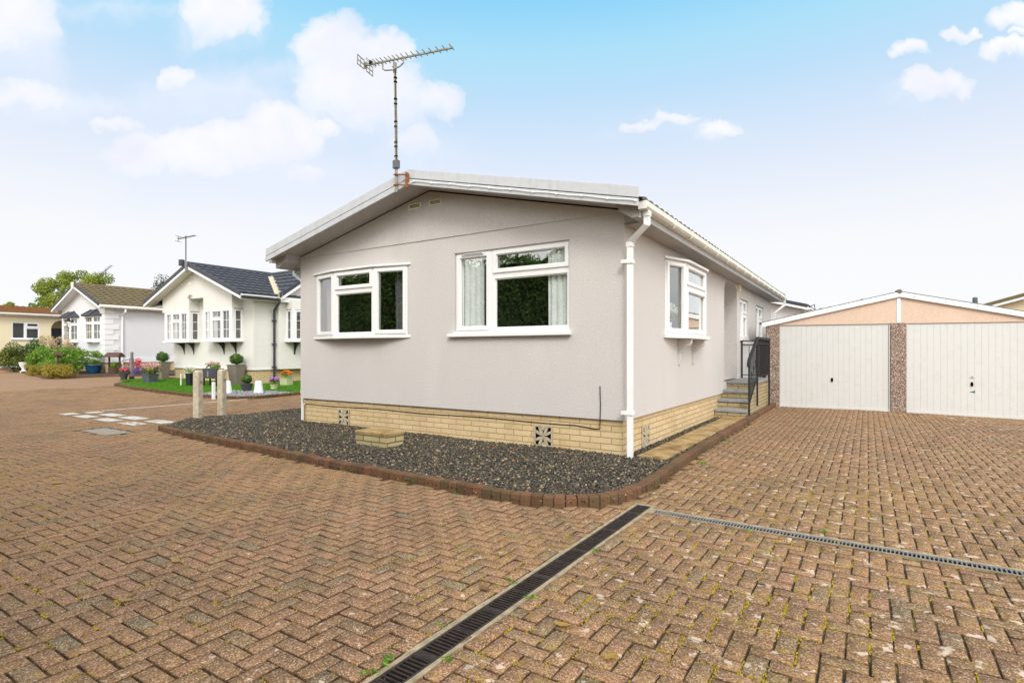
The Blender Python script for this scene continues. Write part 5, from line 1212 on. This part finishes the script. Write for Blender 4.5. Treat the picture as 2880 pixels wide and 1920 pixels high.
def back_home(label, X, Y, rot, Wd, Ln, ze, az, wm, tm, vm, gz=0., over=.3):
    l = L2(X, Y); T = thing('bungalow', label, 'bungalow', l[0], l[1], gz, rot); sl = (az-ze)/(Wd/2+over)
    m = MB(); top = lambda x: az-sl*abs(x)-.12
    m.prism([(-Wd/2, -.5), (Wd/2, -.5), (Wd/2, top(Wd/2)), (0, top(0)), (-Wd/2, top(-Wd/2))], lambda x, z: (x, 0, z), lambda x, z: (x, Ln, z)); m.build('wall', wm, T)
    verge_roof(T, (0, 0, 0), 0, az, sl, -Wd/2-over, Wd/2+over, -.35, Ln+.3, tm, vm, M['upvc_clean'], M['soffit'], (-Wd/2, Wd/2), 0, 9, .03, .02, (M['upvc_clean'], Ln+.2))
    return T
T = back_home('greyish park home with dark roof glimpsed behind the garage roof', 10.05, 24.6, 0, 5.0, 9, 3.25, 4.0, M['wall_dist'], M['dark_tiles'], M['trim_dark'])
m = MB(); m.tube([(2.75, .2, 3.1), (2.9, .3, 2.9), (2.6, .3, 2.6), (2.6, .3, 0)], .045, 8); m.build('downpipe', M['upvc_clean'], T); m = MB(); m.tube([(2.78, .2, 3.2), (3.02, .1, 3.3), (3.05, .1, 3.0), (2.66, .1, 2.7), (2.64, .1, 0)], .02, 6); m.build('cable', M['black'], T)
T = back_home('yellowish park home with mossy roof and white verge boards rising behind the garage', 23.1, 20.2, R(-20), 9.0, 8, 3.52, 4.87, M['wall_yellow'], M['brown_tiles'], M['brown_tiles'], -.3)
m = MB(); m.box(-3.3, -3.0, -.02, 0, 3.70, 3.80); m.box(-2.3, -2.0, -.02, 0, 3.7, 3.8); m.build('gable_vent', M['vent'], T)
l = L2(20.15, 24.)
t = thing('flue_pipe', 'black ribbed flue pipe sticking up behind the garage roof', 'flue', l[0], l[1], -.3); m = MB(); m.tube([(0, 0, 0), (0, 0, 3.95)], .07, 12); f = m.build('pipe', M['trim_dark'], t)
m = MB(); m.lathe(0, 0, [(.08, 3.45), (.11, 3.46), (.11, 3.56), (.09, 3.57), (.11, 3.66), (.09, 3.67), (.105, 3.76), (.085, 3.77), (.10, 3.86), (.085, 3.87), (.09, 3.98), (.06, 4.0)], 14); m.build('cowl', M['plastic_grey'], t)

def small_aerial(label, lx, ly, z, hgt_, bl, ang, tilt=0., dish=False):
    T = thing('tv_aerial', label, 'aerial', lx, ly, z); m = MB(); m.tube([(0, 0, 0), (0, 0, hgt_)], .022, 8); m.build('mast', M['plastic_grey'], T)
    d = Vector((math.cos(ang)*math.cos(tilt), math.sin(ang)*math.cos(tilt), math.sin(tilt))); e = Vector((-math.sin(ang), math.cos(ang), 0)); c = Vector((0, 0, hgt_-.06)); b = MB()
    b.tube([c-d*bl*.45, c+d*bl*.55], .014, 6)
    for t in np.linspace(-.42, .53, 11): b.tube([c+d*bl*t-e*.11, c+d*bl*t+e*.11], .006, 5)
    p = c-d*bl*.45; b.tube([p-e*.14+Vector((0, 0, .10)), p+e*.14+Vector((0, 0, .10))], .008, 5); b.tube([p-e*.14-Vector((0, 0, .10)), p+e*.14-Vector((0, 0, .10))], .008, 5); b.tube([p-Vector((0, 0, .11)), p+Vector((0, 0, .11))], .012, 5)
    b.build('boom', M['plastic_grey'], T)
    if dish: m = MB(); m.tube([(-.03, 0, .12), (-.16, -.04, .2)], .015, 6); m.frus(-.2, -.05, .12, .34, .20, .20, 12); m.build('bracket_box', M['trim_dark'], T)
small_aerial('dark television aerial on a mast at the peak of the cream bungalow', -18.72, 4.22, 4.40, 1.22, .75, .35, .12, True)
small_aerial('tilted television aerial above the brown roof of the pale grey bungalow', -30.9, 6.3, 3.9, 1.75, .95, .2, .45)

# ================================================================ POTS AND PLANTS
def ball(T, z, r, n, mat, seed, size=.05):
    m = MB(); m.lathe(0, 0, [(r*.05, z-r*.8), (r*.6, z-r*.5), (r*.8, z), (r*.6, z+r*.5), (r*.05, z+r*.8)], 14); m.build('solid_core', M['leaf_box'], T, smooth=True)
    leaves('foliage', [(0, 0, z, r)]+clumps(0, 0, z, r*.78, r*.78, r*.78, 22, r*.28, seed), n, size, mat, T, seed=seed, droop=.1)
def planter(label, lx, ly, w0, w1, h, mat, ballr, name='topiary_planter', n=4, cat='planter', group=None, rot=.2):
    T = thing(name, label, cat, lx, ly, hl(lx, ly)+.05, rot, group); m = MB(); w0, w1 = w0*(.76 if n == 4 else 1), w1*(.76 if n == 4 else 1); m.frus(0, 0, 0, h-.03, w0, w1, n); m.frus(0, 0, h-.03, h, w1+.025, w1+.03, n); m.build('pot', mat, T, bevel=.012)
    m = MB(); m.frus(0, 0, h, h+.008, w1-.04, w1-.04, n); m.build('soil', M['soil'], T)
    if ballr: ball(T, h+ballr*.85, ballr, 2200, M['leaf_box'], int(abs(lx)*7))
    return T
g_ = 'tall wicker planters with clipped box balls'
planter('tall grey wicker planter with clipped box ball where the cream and pale grey bungalows meet', -20.945, 4.45, .40, .54, .68, M['wicker'], .235, group=g_)
planter('tall grey wicker planter with clipped box ball beside the black rainwater pipe', -16.1, 4.62, .38, .57, .70, M['wicker'], .24, group=g_)
planter('small charcoal pot with clipped box ball between the two white cones', -13.47, 3.384, .24, .33, .25, M['dark_pot'], .15, n=14)
def flowers(T, z, rx, rz, fm, nf, nl, seed, size=.05, lm='leaf_lush'):
    leaves('foliage', clumps(0, 0, z, rx*.8, rx*.8, rz*.7, 10, rx*.4, seed), nl, size*1.2, M[lm], T, seed=seed)
    leaves('flower', clumps(0, 0, z+rz*.35, rx*.9, rx*.9, rz*.8, 14, rx*.22, seed+1, True), nf, size, M[fm], T, seed=seed+2, aspect=.9)
T = planter('square slate blue planter with pink flowers near the lawn edge', -19.6, 3.404, .40, .52, .31, M['slate_pot'], 0, 'flower_planter'); flowers(T, .50, .38, .2, 'pink_flower', 330, 330, 21, .06, 'leaf_dark')
m = MB(); rg = random.Random(4)
for k in range(12): a = rg.uniform(0, 6.28); m.tube([(0, 0, .3), (.2*math.cos(a), .2*math.sin(a), .5), (.42*math.cos(a), .42*math.sin(a), rg.uniform(.5, .78))], [.008, .006, .003], 5)
m.build('stems', M['leaf_dark'], T)
T = planter('dark pot of bright red flowers at the left tip of the lawn', -21.778, 3.439, .19, .28, .27, M['dark_pot'], 0, 'flower_planter', 12); flowers(T, .35, .19, .09, 'red_flower', 240, 110, 31, .06)
T = planter('small lime tin of mauve flowers right of the white cones', -13.458, 4.3, .19, .20, .16, M['lime_pot'], 0, 'flower_planter'); flowers(T, .27, .17, .1, 'purple_flower', 320, 160, 41, .05, 'leaf_dark')
T = planter('larger lime tin with a dome of orange flowers below the rainwater pipe', -14.461, 5.45, .40, .42, .28, M['lime_pot'], 0, 'flower_planter'); flowers(T, .34, .22, .16, 'orange_flower', 700, 100, 51, .045)
T = planter('black wicker planter with white flowers behind the nearer concrete post', -17.1, 3.561, .26, .30, .42, M['black'], 0, 'flower_planter'); flowers(T, .50, .2, .12, 'white_flower', 120, 140, 61, .05); m = MB(); m.box(-.19, -.16, -.235, -.2, .02, .42); m.build('corner_strip', M['white_pot'], T)
m = MB(); m.frus(0, 0, -.06, .0, .30, .30, 4); m.build('base', M['slate_pot'], T)
T = thing('trough_planter', 'dark wicker trough planter on legs with pinkish flowers between the concrete posts', 'planter', -16.2, 3.85, None, .1)
m = MB(); m.box(-.36, .36, -.15, .15, .32, .66); m.build('trough', M['dark_pot'], T, bevel=.01); m = MB(); m.box(-.10, -.02, -.158, -.15, .38, .58); m.build('name_plate', M['galv'], T)
[(lambda m, x, y: (m.box(x-.02, x+.02, y-.02, y+.02, 0, .32), m.build('leg', M['black'], T)))(MB(), x, y) for x in (-.32, .32) for y in (-.11, .11)]; flowers(T, .74, .26, .12, 'pink_flower', 160, 260, 71, .06)
for lx, ly, lb in ((-13.322, 2.688, 'white tapered cone bollard left of the charcoal pot'), (-12.625, 3.236, 'white tapered cone bollard right of the charcoal pot')):
    T = thing('cone_bollard', lb, 'bollard', lx, ly, hl(lx, ly)+.06, .5, 'white tapered bollards at the lawn corner'); m = MB(); m.frus(0, 0, 0, .33, .28, .185, 16); m.frus(0, 0, .33, .37, .185, .15, 16); m.build('cone', M['white_pot'], T, bevel=.01)
T = thing('marker_post', 'short white plastic marker post at the lawn kerb behind the concrete posts', 'post', -12.495, 1.827); m = MB(); m.box(-.035, .035, -.035, .035, 0, .45); m.build('post', M['white_pot'], T, bevel=.006); m = MB(); m.frus(0, 0, .45, .47, .08, .04, 4); m.build('cap', M['white_pot'], T)
# slim grey barrier post with arm
T = thing('barrier_post', 'slim grey metal barrier post with a thin raised arm beside the lawn tip', 'barrier post', -21.83, 3.731, None, .2)
m = MB(); m.box(-.04, .04, -.04, .04, .08, 1.12); m.build('post', M['galv'], T, bevel=.004); m = MB(); m.box(-.08, .05, -.055, .055, .68, .88); m.build('box', M['galv'], T, bevel=.008); m = MB(); m.tube([(-.05, 0, .86), (-.5, -.2, .72)], .012, 6); m.build('arm', M['plastic_grey'], T); m = MB(); m.frus(0, 0, 0, .16, .20, .17, 12); m.build('foot', M['black'], T, bevel=.01)
# far border planting
def shrub(label, lx, ly, cl, n, size, mat, seed, name='shrub', cat='shrub', stems=6, asp=.5):
    T = thing(name, label, cat, lx, ly); m = MB(); rg = random.Random(seed); H = max(c[2] for c in cl)
    for k in range(stems):
        c = cl[rg.randrange(len(cl))]; m.tube([(rg.uniform(-.05, .05), rg.uniform(-.05, .05), -.05), (c[0]*.5, c[1]*.5, c[2]*.5), (c[0], c[1], c[2])], [.02, .014, .005], 5)
    m.build('stems', M['bark'], T); leaves('foliage', cl, n, size, mat, T, seed=seed, aspect=asp); return T
shrub('dark rounded glossy evergreen shrub at the far left of the border', -31.9, 2.95, clumps(0, 0, .62, .62, .5, .62, 34, .24, 1), 6500, .085, M['leaf_dark'], 1)
shrub('taller dark green clipped shrub behind the glossy evergreen', -32.5, 3.9, clumps(0, 0, .85, .75, .6, .66, 34, .26, 2), 6000, .075, M['leaf_box'], 2)
shrub('pink and buff leaved acer rising behind the green shrubs', -30.3, 4.1, clumps(0, 0, 1.42, .95, .7, .30, 24, .20, 3), 1500, .075, M['leaf_acer'], 3, 'acer_tree', 'tree', 12)
shrub('spreading bright green leafy shrub in the middle of the border', -29.3, 3.35, clumps(0, 0, .62, 1.05, .6, .55, 44, .24, 4), 7000, .09, M['leaf_lush'], 4, asp=.4)
shrub('tall bright green shrub against the front of the pale grey bungalow', -27.8, 3.7, clumps(0, 0, .72, .95, .6, .62, 44, .22, 5), 7000, .09, M['leaf_lush'], 5, asp=.4)
shrub('low round green shrub in front of the bird table', -27.3, 2.85, clumps(0, 0, .35, .5, .4, .3, 16, .2, 6), 1800, .06, M['leaf_lush'], 6)
shrub('long low golden green clipped shrub spilling over the border kerb near the blue pot', -25.8, 2.65, clumps(0, 0, .28, .85, .42, .26, 40, .2, 7)+[(.5, .3, .2, .25)], 8000, .06, M['leaf_gold'], 7)
shrub('small golden green mound at the middle of the border kerb', -27.9, 2.65, clumps(0, 0, .24, .48, .3, .24, 18, .18, 8), 2200, .06, M['leaf_gold'], 8)
shrub('smallest golden mound at the left of the border kerb', -29.2, 2.72, clumps(0, 0, .22, .26, .22, .2, 10, .14, 9), 1100, .055, M['leaf_gold'], 9)
shrub('patch of violet flowers below the pale grey side wall', -25.3, 5.3, clumps(0, 0, .16, .6, .3, .14, 18, .14, 10), 1700, .06, M['violet_flower'], 10, 'violet_flowers', 'flowers')
shrub('reddish pink flowering plant behind the violet flowers', -26.2, 5.75, clumps(0, 0, .4, .3, .25, .25, 12, .14, 11), 700, .07, M['red_flower'], 11, 'pink_flowers', 'flowers')
T = thing('flower_planter', 'glazed blue round pot with a leafy green plant by the grey bungalow', 'planter', -27.0, 4.35, None); m = MB(); m.lathe(0, 0, [(.17, 0), (.24, .08), (.30, .25), (.31, .36), (.34, .40), (.34, .44), (.30, .44), (.29, .40)], 20); m.build('pot', M['blue_pot'], T, smooth=True); leaves('foliage', clumps(0, 0, .72, .36, .36, .26, 16, .16, 12), 900, .09, M['leaf_lush'], T, seed=12)
T = thing('wishing_well', 'brown wooden wishing well planter with a little roof', 'planter', -26.2, 4.85, None, .3); m = MB(); m.frus(0, 0, 0, .30, .46, .50, 10); m.build('tub', M['brown_wood'], T); [(lambda m, x: (m.box(x-.025, x+.025, -.03, .03, 0, .82), m.build('post', M['brown_wood'], T)))(MB(), x) for x in (-.305, .305)]; m = MB(); m.prism([(-.2, .78), (.2, .78), (.2, .81), (0, 1.0), (-.2, .81)], lambda y, z: (-.42, y, z), lambda y, z: (.42, y, z)); m.build('roof', M['brown_wood'], T); leaves('foliage', clumps(0, 0, .42, .2, .2, .12, 8, .1, 13), 300, .09, M['leaf_lush'], T, seed=13)
T = thing('lamp_post', 'black traditional lamp post with lantern in the border', 'lamp post', -30.3, 4.55, None); m = MB(); m.lathe(0, 0, [(.10, 0), (.10, .2), (.05, .3), (.045, 1.2), (.035, 1.25), (.03, 2.05), (.05, 2.08), (.02, 2.12)], 12); m.tube([(-.22, 0, 1.98), (.22, 0, 1.98)], .014, 6); m.build('post', M['black'], T, smooth=False)
m = MB(); m.frus(0, 0, 2.14, 2.44, .18, .34, 6); m.build('lantern_glass', m_plain('frosted_glass', (.72, .72, .70), .3, .05), T); m = MB(); m.frus(0, 0, 2.44, 2.60, .40, .12, 6); m.frus(0, 0, 2.60, 2.72, .05, .02, 6); m.frus(0, 0, 2.10, 2.14, .12, .20, 6)
for k in range(6): a = k*math.pi/3; m.tube([(.092*math.cos(a), .092*math.sin(a), 2.14), (.172*math.cos(a), .172*math.sin(a), 2.44)], .012, 4)
m.build('lantern_frame', M['black'], T)
T = thing('bird_table', 'dark wooden bird table with small roof among the shrubs', 'bird table', -26.75, 2.95, None); m = MB(); m.box(-.035, .035, -.035, .035, 0, .95); m.build('post', M['brown_wood'], T); m = MB(); m.prism([(-.16, .93), (.16, .93), (0, 1.08)], lambda x, z: (x, -.13, z), lambda x, z: (x, .13, z)); m.build('roof', M['brown_wood'], T)
T = thing('garden_urn', 'small white stone urn beside the dark glossy shrub', 'urn', -31.0, 3.0, None); m = MB(); m.lathe(0, 0, [(.14, 0), (.14, .06), (.08, .12), (.07, .2), (.16, .34), (.19, .48), (.2, .5), (.16, .5)], 16); m.build('urn', M['white_pot'], T, smooth=True)

# trees beyond the homes
def wtree(name, label, X, Y, H, crown, n, size, mat, seed, group='trees beyond the homes'):
    l = L2(X, Y); return tree(name, label, l[0], l[1], .2, H, crown, n, size, mat, seed, group)
wtree('broadleaf_tree', 'broad olive green tree behind the brown tiled roof', -38.8, 50, 8.6, (4.3, 3.2, 5.4, 3.0), 42000, .19, M['leaf_tree'], 11)
wtree('broadleaf_tree', 'thin pale green tree between rusty roof and the broad olive tree', -43.6, 52, 6.6, (1.6, 1.6, 4.6, 1.7), 2600, .26, M['leaf_tree2'], 12)
wtree('broadleaf_tree', 'low olive green tree at the far left over the rusty roof', -46.5, 50, 6.2, (2.1, 2.0, 4.2, 1.5), 4500, .24, M['leaf_tree'], 13)
wtree('conifer_tree', 'dark spiky conifer tip between the brown roof and slate grey roof', -31.8, 50, 7.6, (.55, .55, 5.6, 2.3), 1300, .20, M['leaf_conifer'], 14)
# tall hedge across the road, the one mirrored in the front windows
def hedge():
    T = thing('hedge', 'tall dense green hedge across the road, mirrored in the front windows', 'hedge', -6, -9.2, 0)
    m = MB(); m.box(-13, 9, -.9, -.12, 0, 4.35); m.build('solid_core', m_plain('hedge_inside', (.012, .018, .008), 1.), T)  # solid near-black core, stands in for the dark inside the hedge
    rg = np.random.default_rng(9); n = 62000; x = rg.uniform(-13.2, 9.2, n); z = rg.uniform(0, 1, n)**.9*4.75
    tp = rg.random(n) < .12; hgtv = 4.45+.18*np.sin(x*2.3)+.12*np.sin(x*5.1+1); z = np.where(tp, hgtv+rg.normal(0, .10, n), np.minimum(z, hgtv))
    y = np.where(tp, rg.uniform(-1, .15, n), rg.normal(.06, .09, n)+.07*np.sin(x*3.1+z*2.3)+.06*np.sin(z*4.7-x*1.7))
    p = np.stack([x, y, z], 1); nr = np.array([0, .8, .35])+rg.normal(0, .55, (n, 3)); nr /= np.linalg.norm(nr, axis=1)[:, None]
    t = np.cross(nr, rg.normal(size=(n, 3))); t /= np.linalg.norm(t, axis=1)[:, None]; b = np.cross(nr, t); L = .105*rg.uniform(.6, 1.3, n)[:, None]
    V = np.stack([p-t*L*.5, p+b*L*.27, p+t*L*.5, p-b*L*.27], 1)
    raw('foliage', V.reshape(-1, 3), np.arange(4*n).reshape(n, 4), M['leaf_hedge'], T)
hedge()

# ================================================================ CAMERA, SKY, SUN
cam = bpy.data.cameras.new('camera'); co = bpy.data.objects.new('camera', cam); COL.objects.link(co)
co.location = (0, 0, EYE); co.rotation_euler = (math.pi/2, 0, 0); cam.sensor_width = 36; cam.lens = 1551/2880*36; cam.shift_y = 31/2880; cam.clip_end = 2000; cam.clip_start = .05
SC.camera = co
SUN_EL, SUN_AZ = R(37), math.atan2(-1.0, .10)     # towards the sun: behind the camera, a little to the right
sd = Vector((math.cos(SUN_EL)*math.cos(SUN_AZ), math.cos(SUN_EL)*math.sin(SUN_AZ), math.sin(SUN_EL)))
sun = bpy.data.lights.new('sun', 'SUN'); so = bpy.data.objects.new('sun', sun); COL.objects.link(so)
sun.energy = 1.4; sun.angle = R(20); sun.color = (1, .97, .93); so.rotation_euler = sd.to_track_quat('Z', 'Y').to_euler(); so.location = sd*50
w = bpy.data.worlds.new('World'); SC.world = w; w.use_nodes = True; nt = w.node_tree; nt.nodes.clear()
out = nd(nt, 'ShaderNodeOutputWorld'); bg = nd(nt, 'ShaderNodeBackground'); nt.links.new(bg.outputs[0], out.inputs[0]); bg.inputs[1].default_value = .1
sky = nd(nt, 'ShaderNodeTexSky', sky_type='NISHITA', sun_disc=False, sun_elevation=SUN_EL, sun_rotation=math.pi/2-SUN_AZ, altitude=50, air_density=1.0, dust_density=.6, ozone_density=2.)
dirv = nd(nt, 'ShaderNodeTexCoord').outputs['Generated']; sp = nd(nt, 'ShaderNodeSeparateXYZ'); nt.links.new(dirv, sp.inputs[0])
K = 6.6; WHITE = (1.01*K, 1.01*K, 1.03*K)
grad = ramp(nt, sp.outputs[2], [(0., (.99, .99, 1.)), (.17, (.985, .985, 1.)), (.235, (.92, .945, 1.)), (.30, (.81, .88, 1.)), (.362, (.69, .83, 1.)), (.42, (.55, .79, 1.)), (.476, (.45, .79, 1.)), (.53, (.31, .715, 1.)), (.62, (.16, .5, 1.)), (1, (.2, .45, .9))])
gs = nd(nt, 'ShaderNodeVectorMath', operation='SCALE', i_Scale=K); nt.links.new(grad, gs.inputs[0])
base = mixc(nt, .06, gs.outputs[0], sky.outputs[0])
# cumulus: soft lobes placed by direction in the sky, edges broken by noise
gx = math_(nt, 'DIVIDE', sp.outputs[0], math_(nt, 'MAXIMUM', sp.outputs[1], .05)); gz_ = math_(nt, 'DIVIDE', sp.outputs[2], math_(nt, 'MAXIMUM', sp.outputs[1], .05))
cb = nd(nt, 'ShaderNodeCombineXYZ'); nt.links.new(gx, cb.inputs[0]); nt.links.new(gz_, cb.inputs[1]); cv = cb.outputs[0]
def warp(v, scale, amp, detail):
    n = nd(nt, 'ShaderNodeTexNoise'); n.inputs['Scale'].default_value = scale; n.inputs['Detail'].default_value = detail; n.inputs['Roughness'].default_value = .62; nt.links.new(v, n.inputs['Vector'])
    a = nd(nt, 'ShaderNodeVectorMath', operation='SUBTRACT', i_1=(.5, .5, .5)); nt.links.new(n.outputs['Color'], a.inputs[0])
    b = nd(nt, 'ShaderNodeVectorMath', operation='MULTIPLY_ADD', i_1=(amp, amp, 0)); nt.links.new(a.outputs[0], b.inputs[0]); nt.links.new(v, b.inputs[2]); return b.outputs[0]
cv = warp(warp(cv, 7., .07, 3), 26., .05, 9)
def field(lobes, wob, nscale, foot=.5):
    acc = None
    wn = nd(nt, 'ShaderNodeTexNoise'); wn.inputs['Scale'].default_value = nscale; wn.inputs['Detail'].default_value = 5; wn.inputs['Roughness'].default_value = .6; nt.links.new(cv, wn.inputs['Vector'])
    for (x, y, rx, ry, s) in lobes:
        k = 2880/2352; u, v = (x*k-1440)/1551, (991-y*k)/1551
        a = nd(nt, 'ShaderNodeVectorMath', operation='SUBTRACT'); nt.links.new(cv, a.inputs[0]); a.inputs[1].default_value = (u, v, 0)
        b = nd(nt, 'ShaderNodeVectorMath', operation='MULTIPLY'); nt.links.new(a.outputs[0], b.inputs[0]); b.inputs[1].default_value = (1551/(rx*k), 1551/(ry*k), 0)
        l = nd(nt, 'ShaderNodeVectorMath', operation='LENGTH'); nt.links.new(b.outputs[0], l.inputs[0])
        q = nd(nt, 'ShaderNodeSeparateXYZ'); nt.links.new(b.outputs[0], q.inputs[0])   # flat-bottomed: crisp crown, fading foot
        f = math_(nt, 'MULTIPLY', math_(nt, 'MINIMUM', math_(nt, 'SUBTRACT', 1.0, l.outputs['Value']), math_(nt, 'MULTIPLY_ADD', q.outputs[1], foot, .42)), s)
        acc = f if acc is None else math_(nt, 'MAXIMUM', acc, f)
    return math_(nt, 'ADD', acc, math_(nt, 'MULTIPLY', math_(nt, 'SUBTRACT', wn.outputs['Fac'], .5), wob))
MAIN = [(765, 108, 92, 82, 1.05), (880, 108, 70, 52, 1), (815, 190, 135, 95, .9), (900, 235, 110, 70, .6), (515, 20, 95, 75, 1), (20, 40, 110, 95, .9), (640, 305, 100, 66, 1), (400, 348, 150, 60, 1), (520, 335, 190, 55, 1), (730, 290, 42, 20, .8), (410, 172, 42, 30, .85), (2150, 198, 84, 34, 1), (2085, 122, 44, 26, 1), (2190, 88, 32, 14, .8), (2235, 84, 24, 14, .8), (2335, 45, 60, 34, 1), (2310, 117, 64, 20, .9), (2345, 85, 32, 14, .8), (1650, 303, 52, 26, .75), (1545, 275, 48, 16, .6), (1470, 283, 42, 15, .6), (1000, 235, 50, 55, .7), (960, 320, 55, 34, .55), (700, 390, 45, 24, .5), (260, 280, 60, 16, .6), (60, 220, 90, 40, .5)]
hard = field([(x, y, rx*1.12, ry*1.12, w_) for x, y, rx, ry, w_ in MAIN], .75, 12.)
soft = field([(x-10, y+ry*.55, rx*1.5, ry*1.5, .75*s_) for x, y, rx, ry, s_ in MAIN if rx > 60]+[(820, 250, 210, 170, 1), (0, 130, 190, 190, 1), (330, 30, 330, 40, .5), (120, 250, 300, 60, .9), (480, 250, 280, 130, .8), (660, 190, 170, 80, .6), (560, 420, 460, 130, .6), (960, 380, 180, 140, .6), (1550, 300, 240, 50, .35)], .9, 5.)
front = ramp(nt, sp.outputs[1], [(.10, 0), (.25, 1)])
hm = math_(nt, 'MULTIPLY', ramp(nt, hard, [(.0, 0), (.10, .42), (.24, .78), (.42, .95)]), front); sm = math_(nt, 'MULTIPLY', math_(nt, 'MULTIPLY', ramp(nt, soft, [(-.0, 0), (.62, 1)], 'EASE'), front), .92)
shade = noise(nt, cv, 6., 4)
ccol = mixc(nt, ramp(nt, shade, [(.40, 0), (.66, .75)]), WHITE, (.84*K, .87*K, 1.0*K))
c1 = mixc(nt, sm, base, (.83*K, .90*K, 1.03*K)); c1 = mixc(nt, hm, c1, ccol)
# brighter broken cloud added overhead and behind the camera to light the walls
ov = noise(nt, dirv, 2.6, 5, .6); back = math_(nt, 'MULTIPLY', ramp(nt, ov, [(.36, 0), (.6, 1)]), math_(nt, 'MAXIMUM', ramp(nt, sp.outputs[2], [(.58, 0), (.72, 1)]), math_(nt, 'SUBTRACT', 1., front)))
c1 = mixc(nt, back, c1, (10.5, 10.4, 10.2))
low = math_(nt, 'MULTIPLY', ramp(nt, sp.outputs[1], [(0., 1), (.02, 0)]), ramp(nt, noise(nt, dirv, 2.1, 5, .6), [(.3, .35), (.6, 1)]))  # extra brightness added to the half-dome behind the camera, lights the walls
c1 = mixc(nt, low, c1, (15.2, 15.0, 14.7))
nt.links.new(c1, bg.inputs[0])
SC.view_settings.view_transform = 'Standard'; SC.view_settings.look = 'None'; SC.view_settings.exposure = 0.58; SC.view_settings.gamma = 1
SC.render.engine = 'CYCLES'; SC.cycles.max_bounces = 8; SC.cycles.transparent_max_bounces = 12; SC.cycles.use_denoising = True
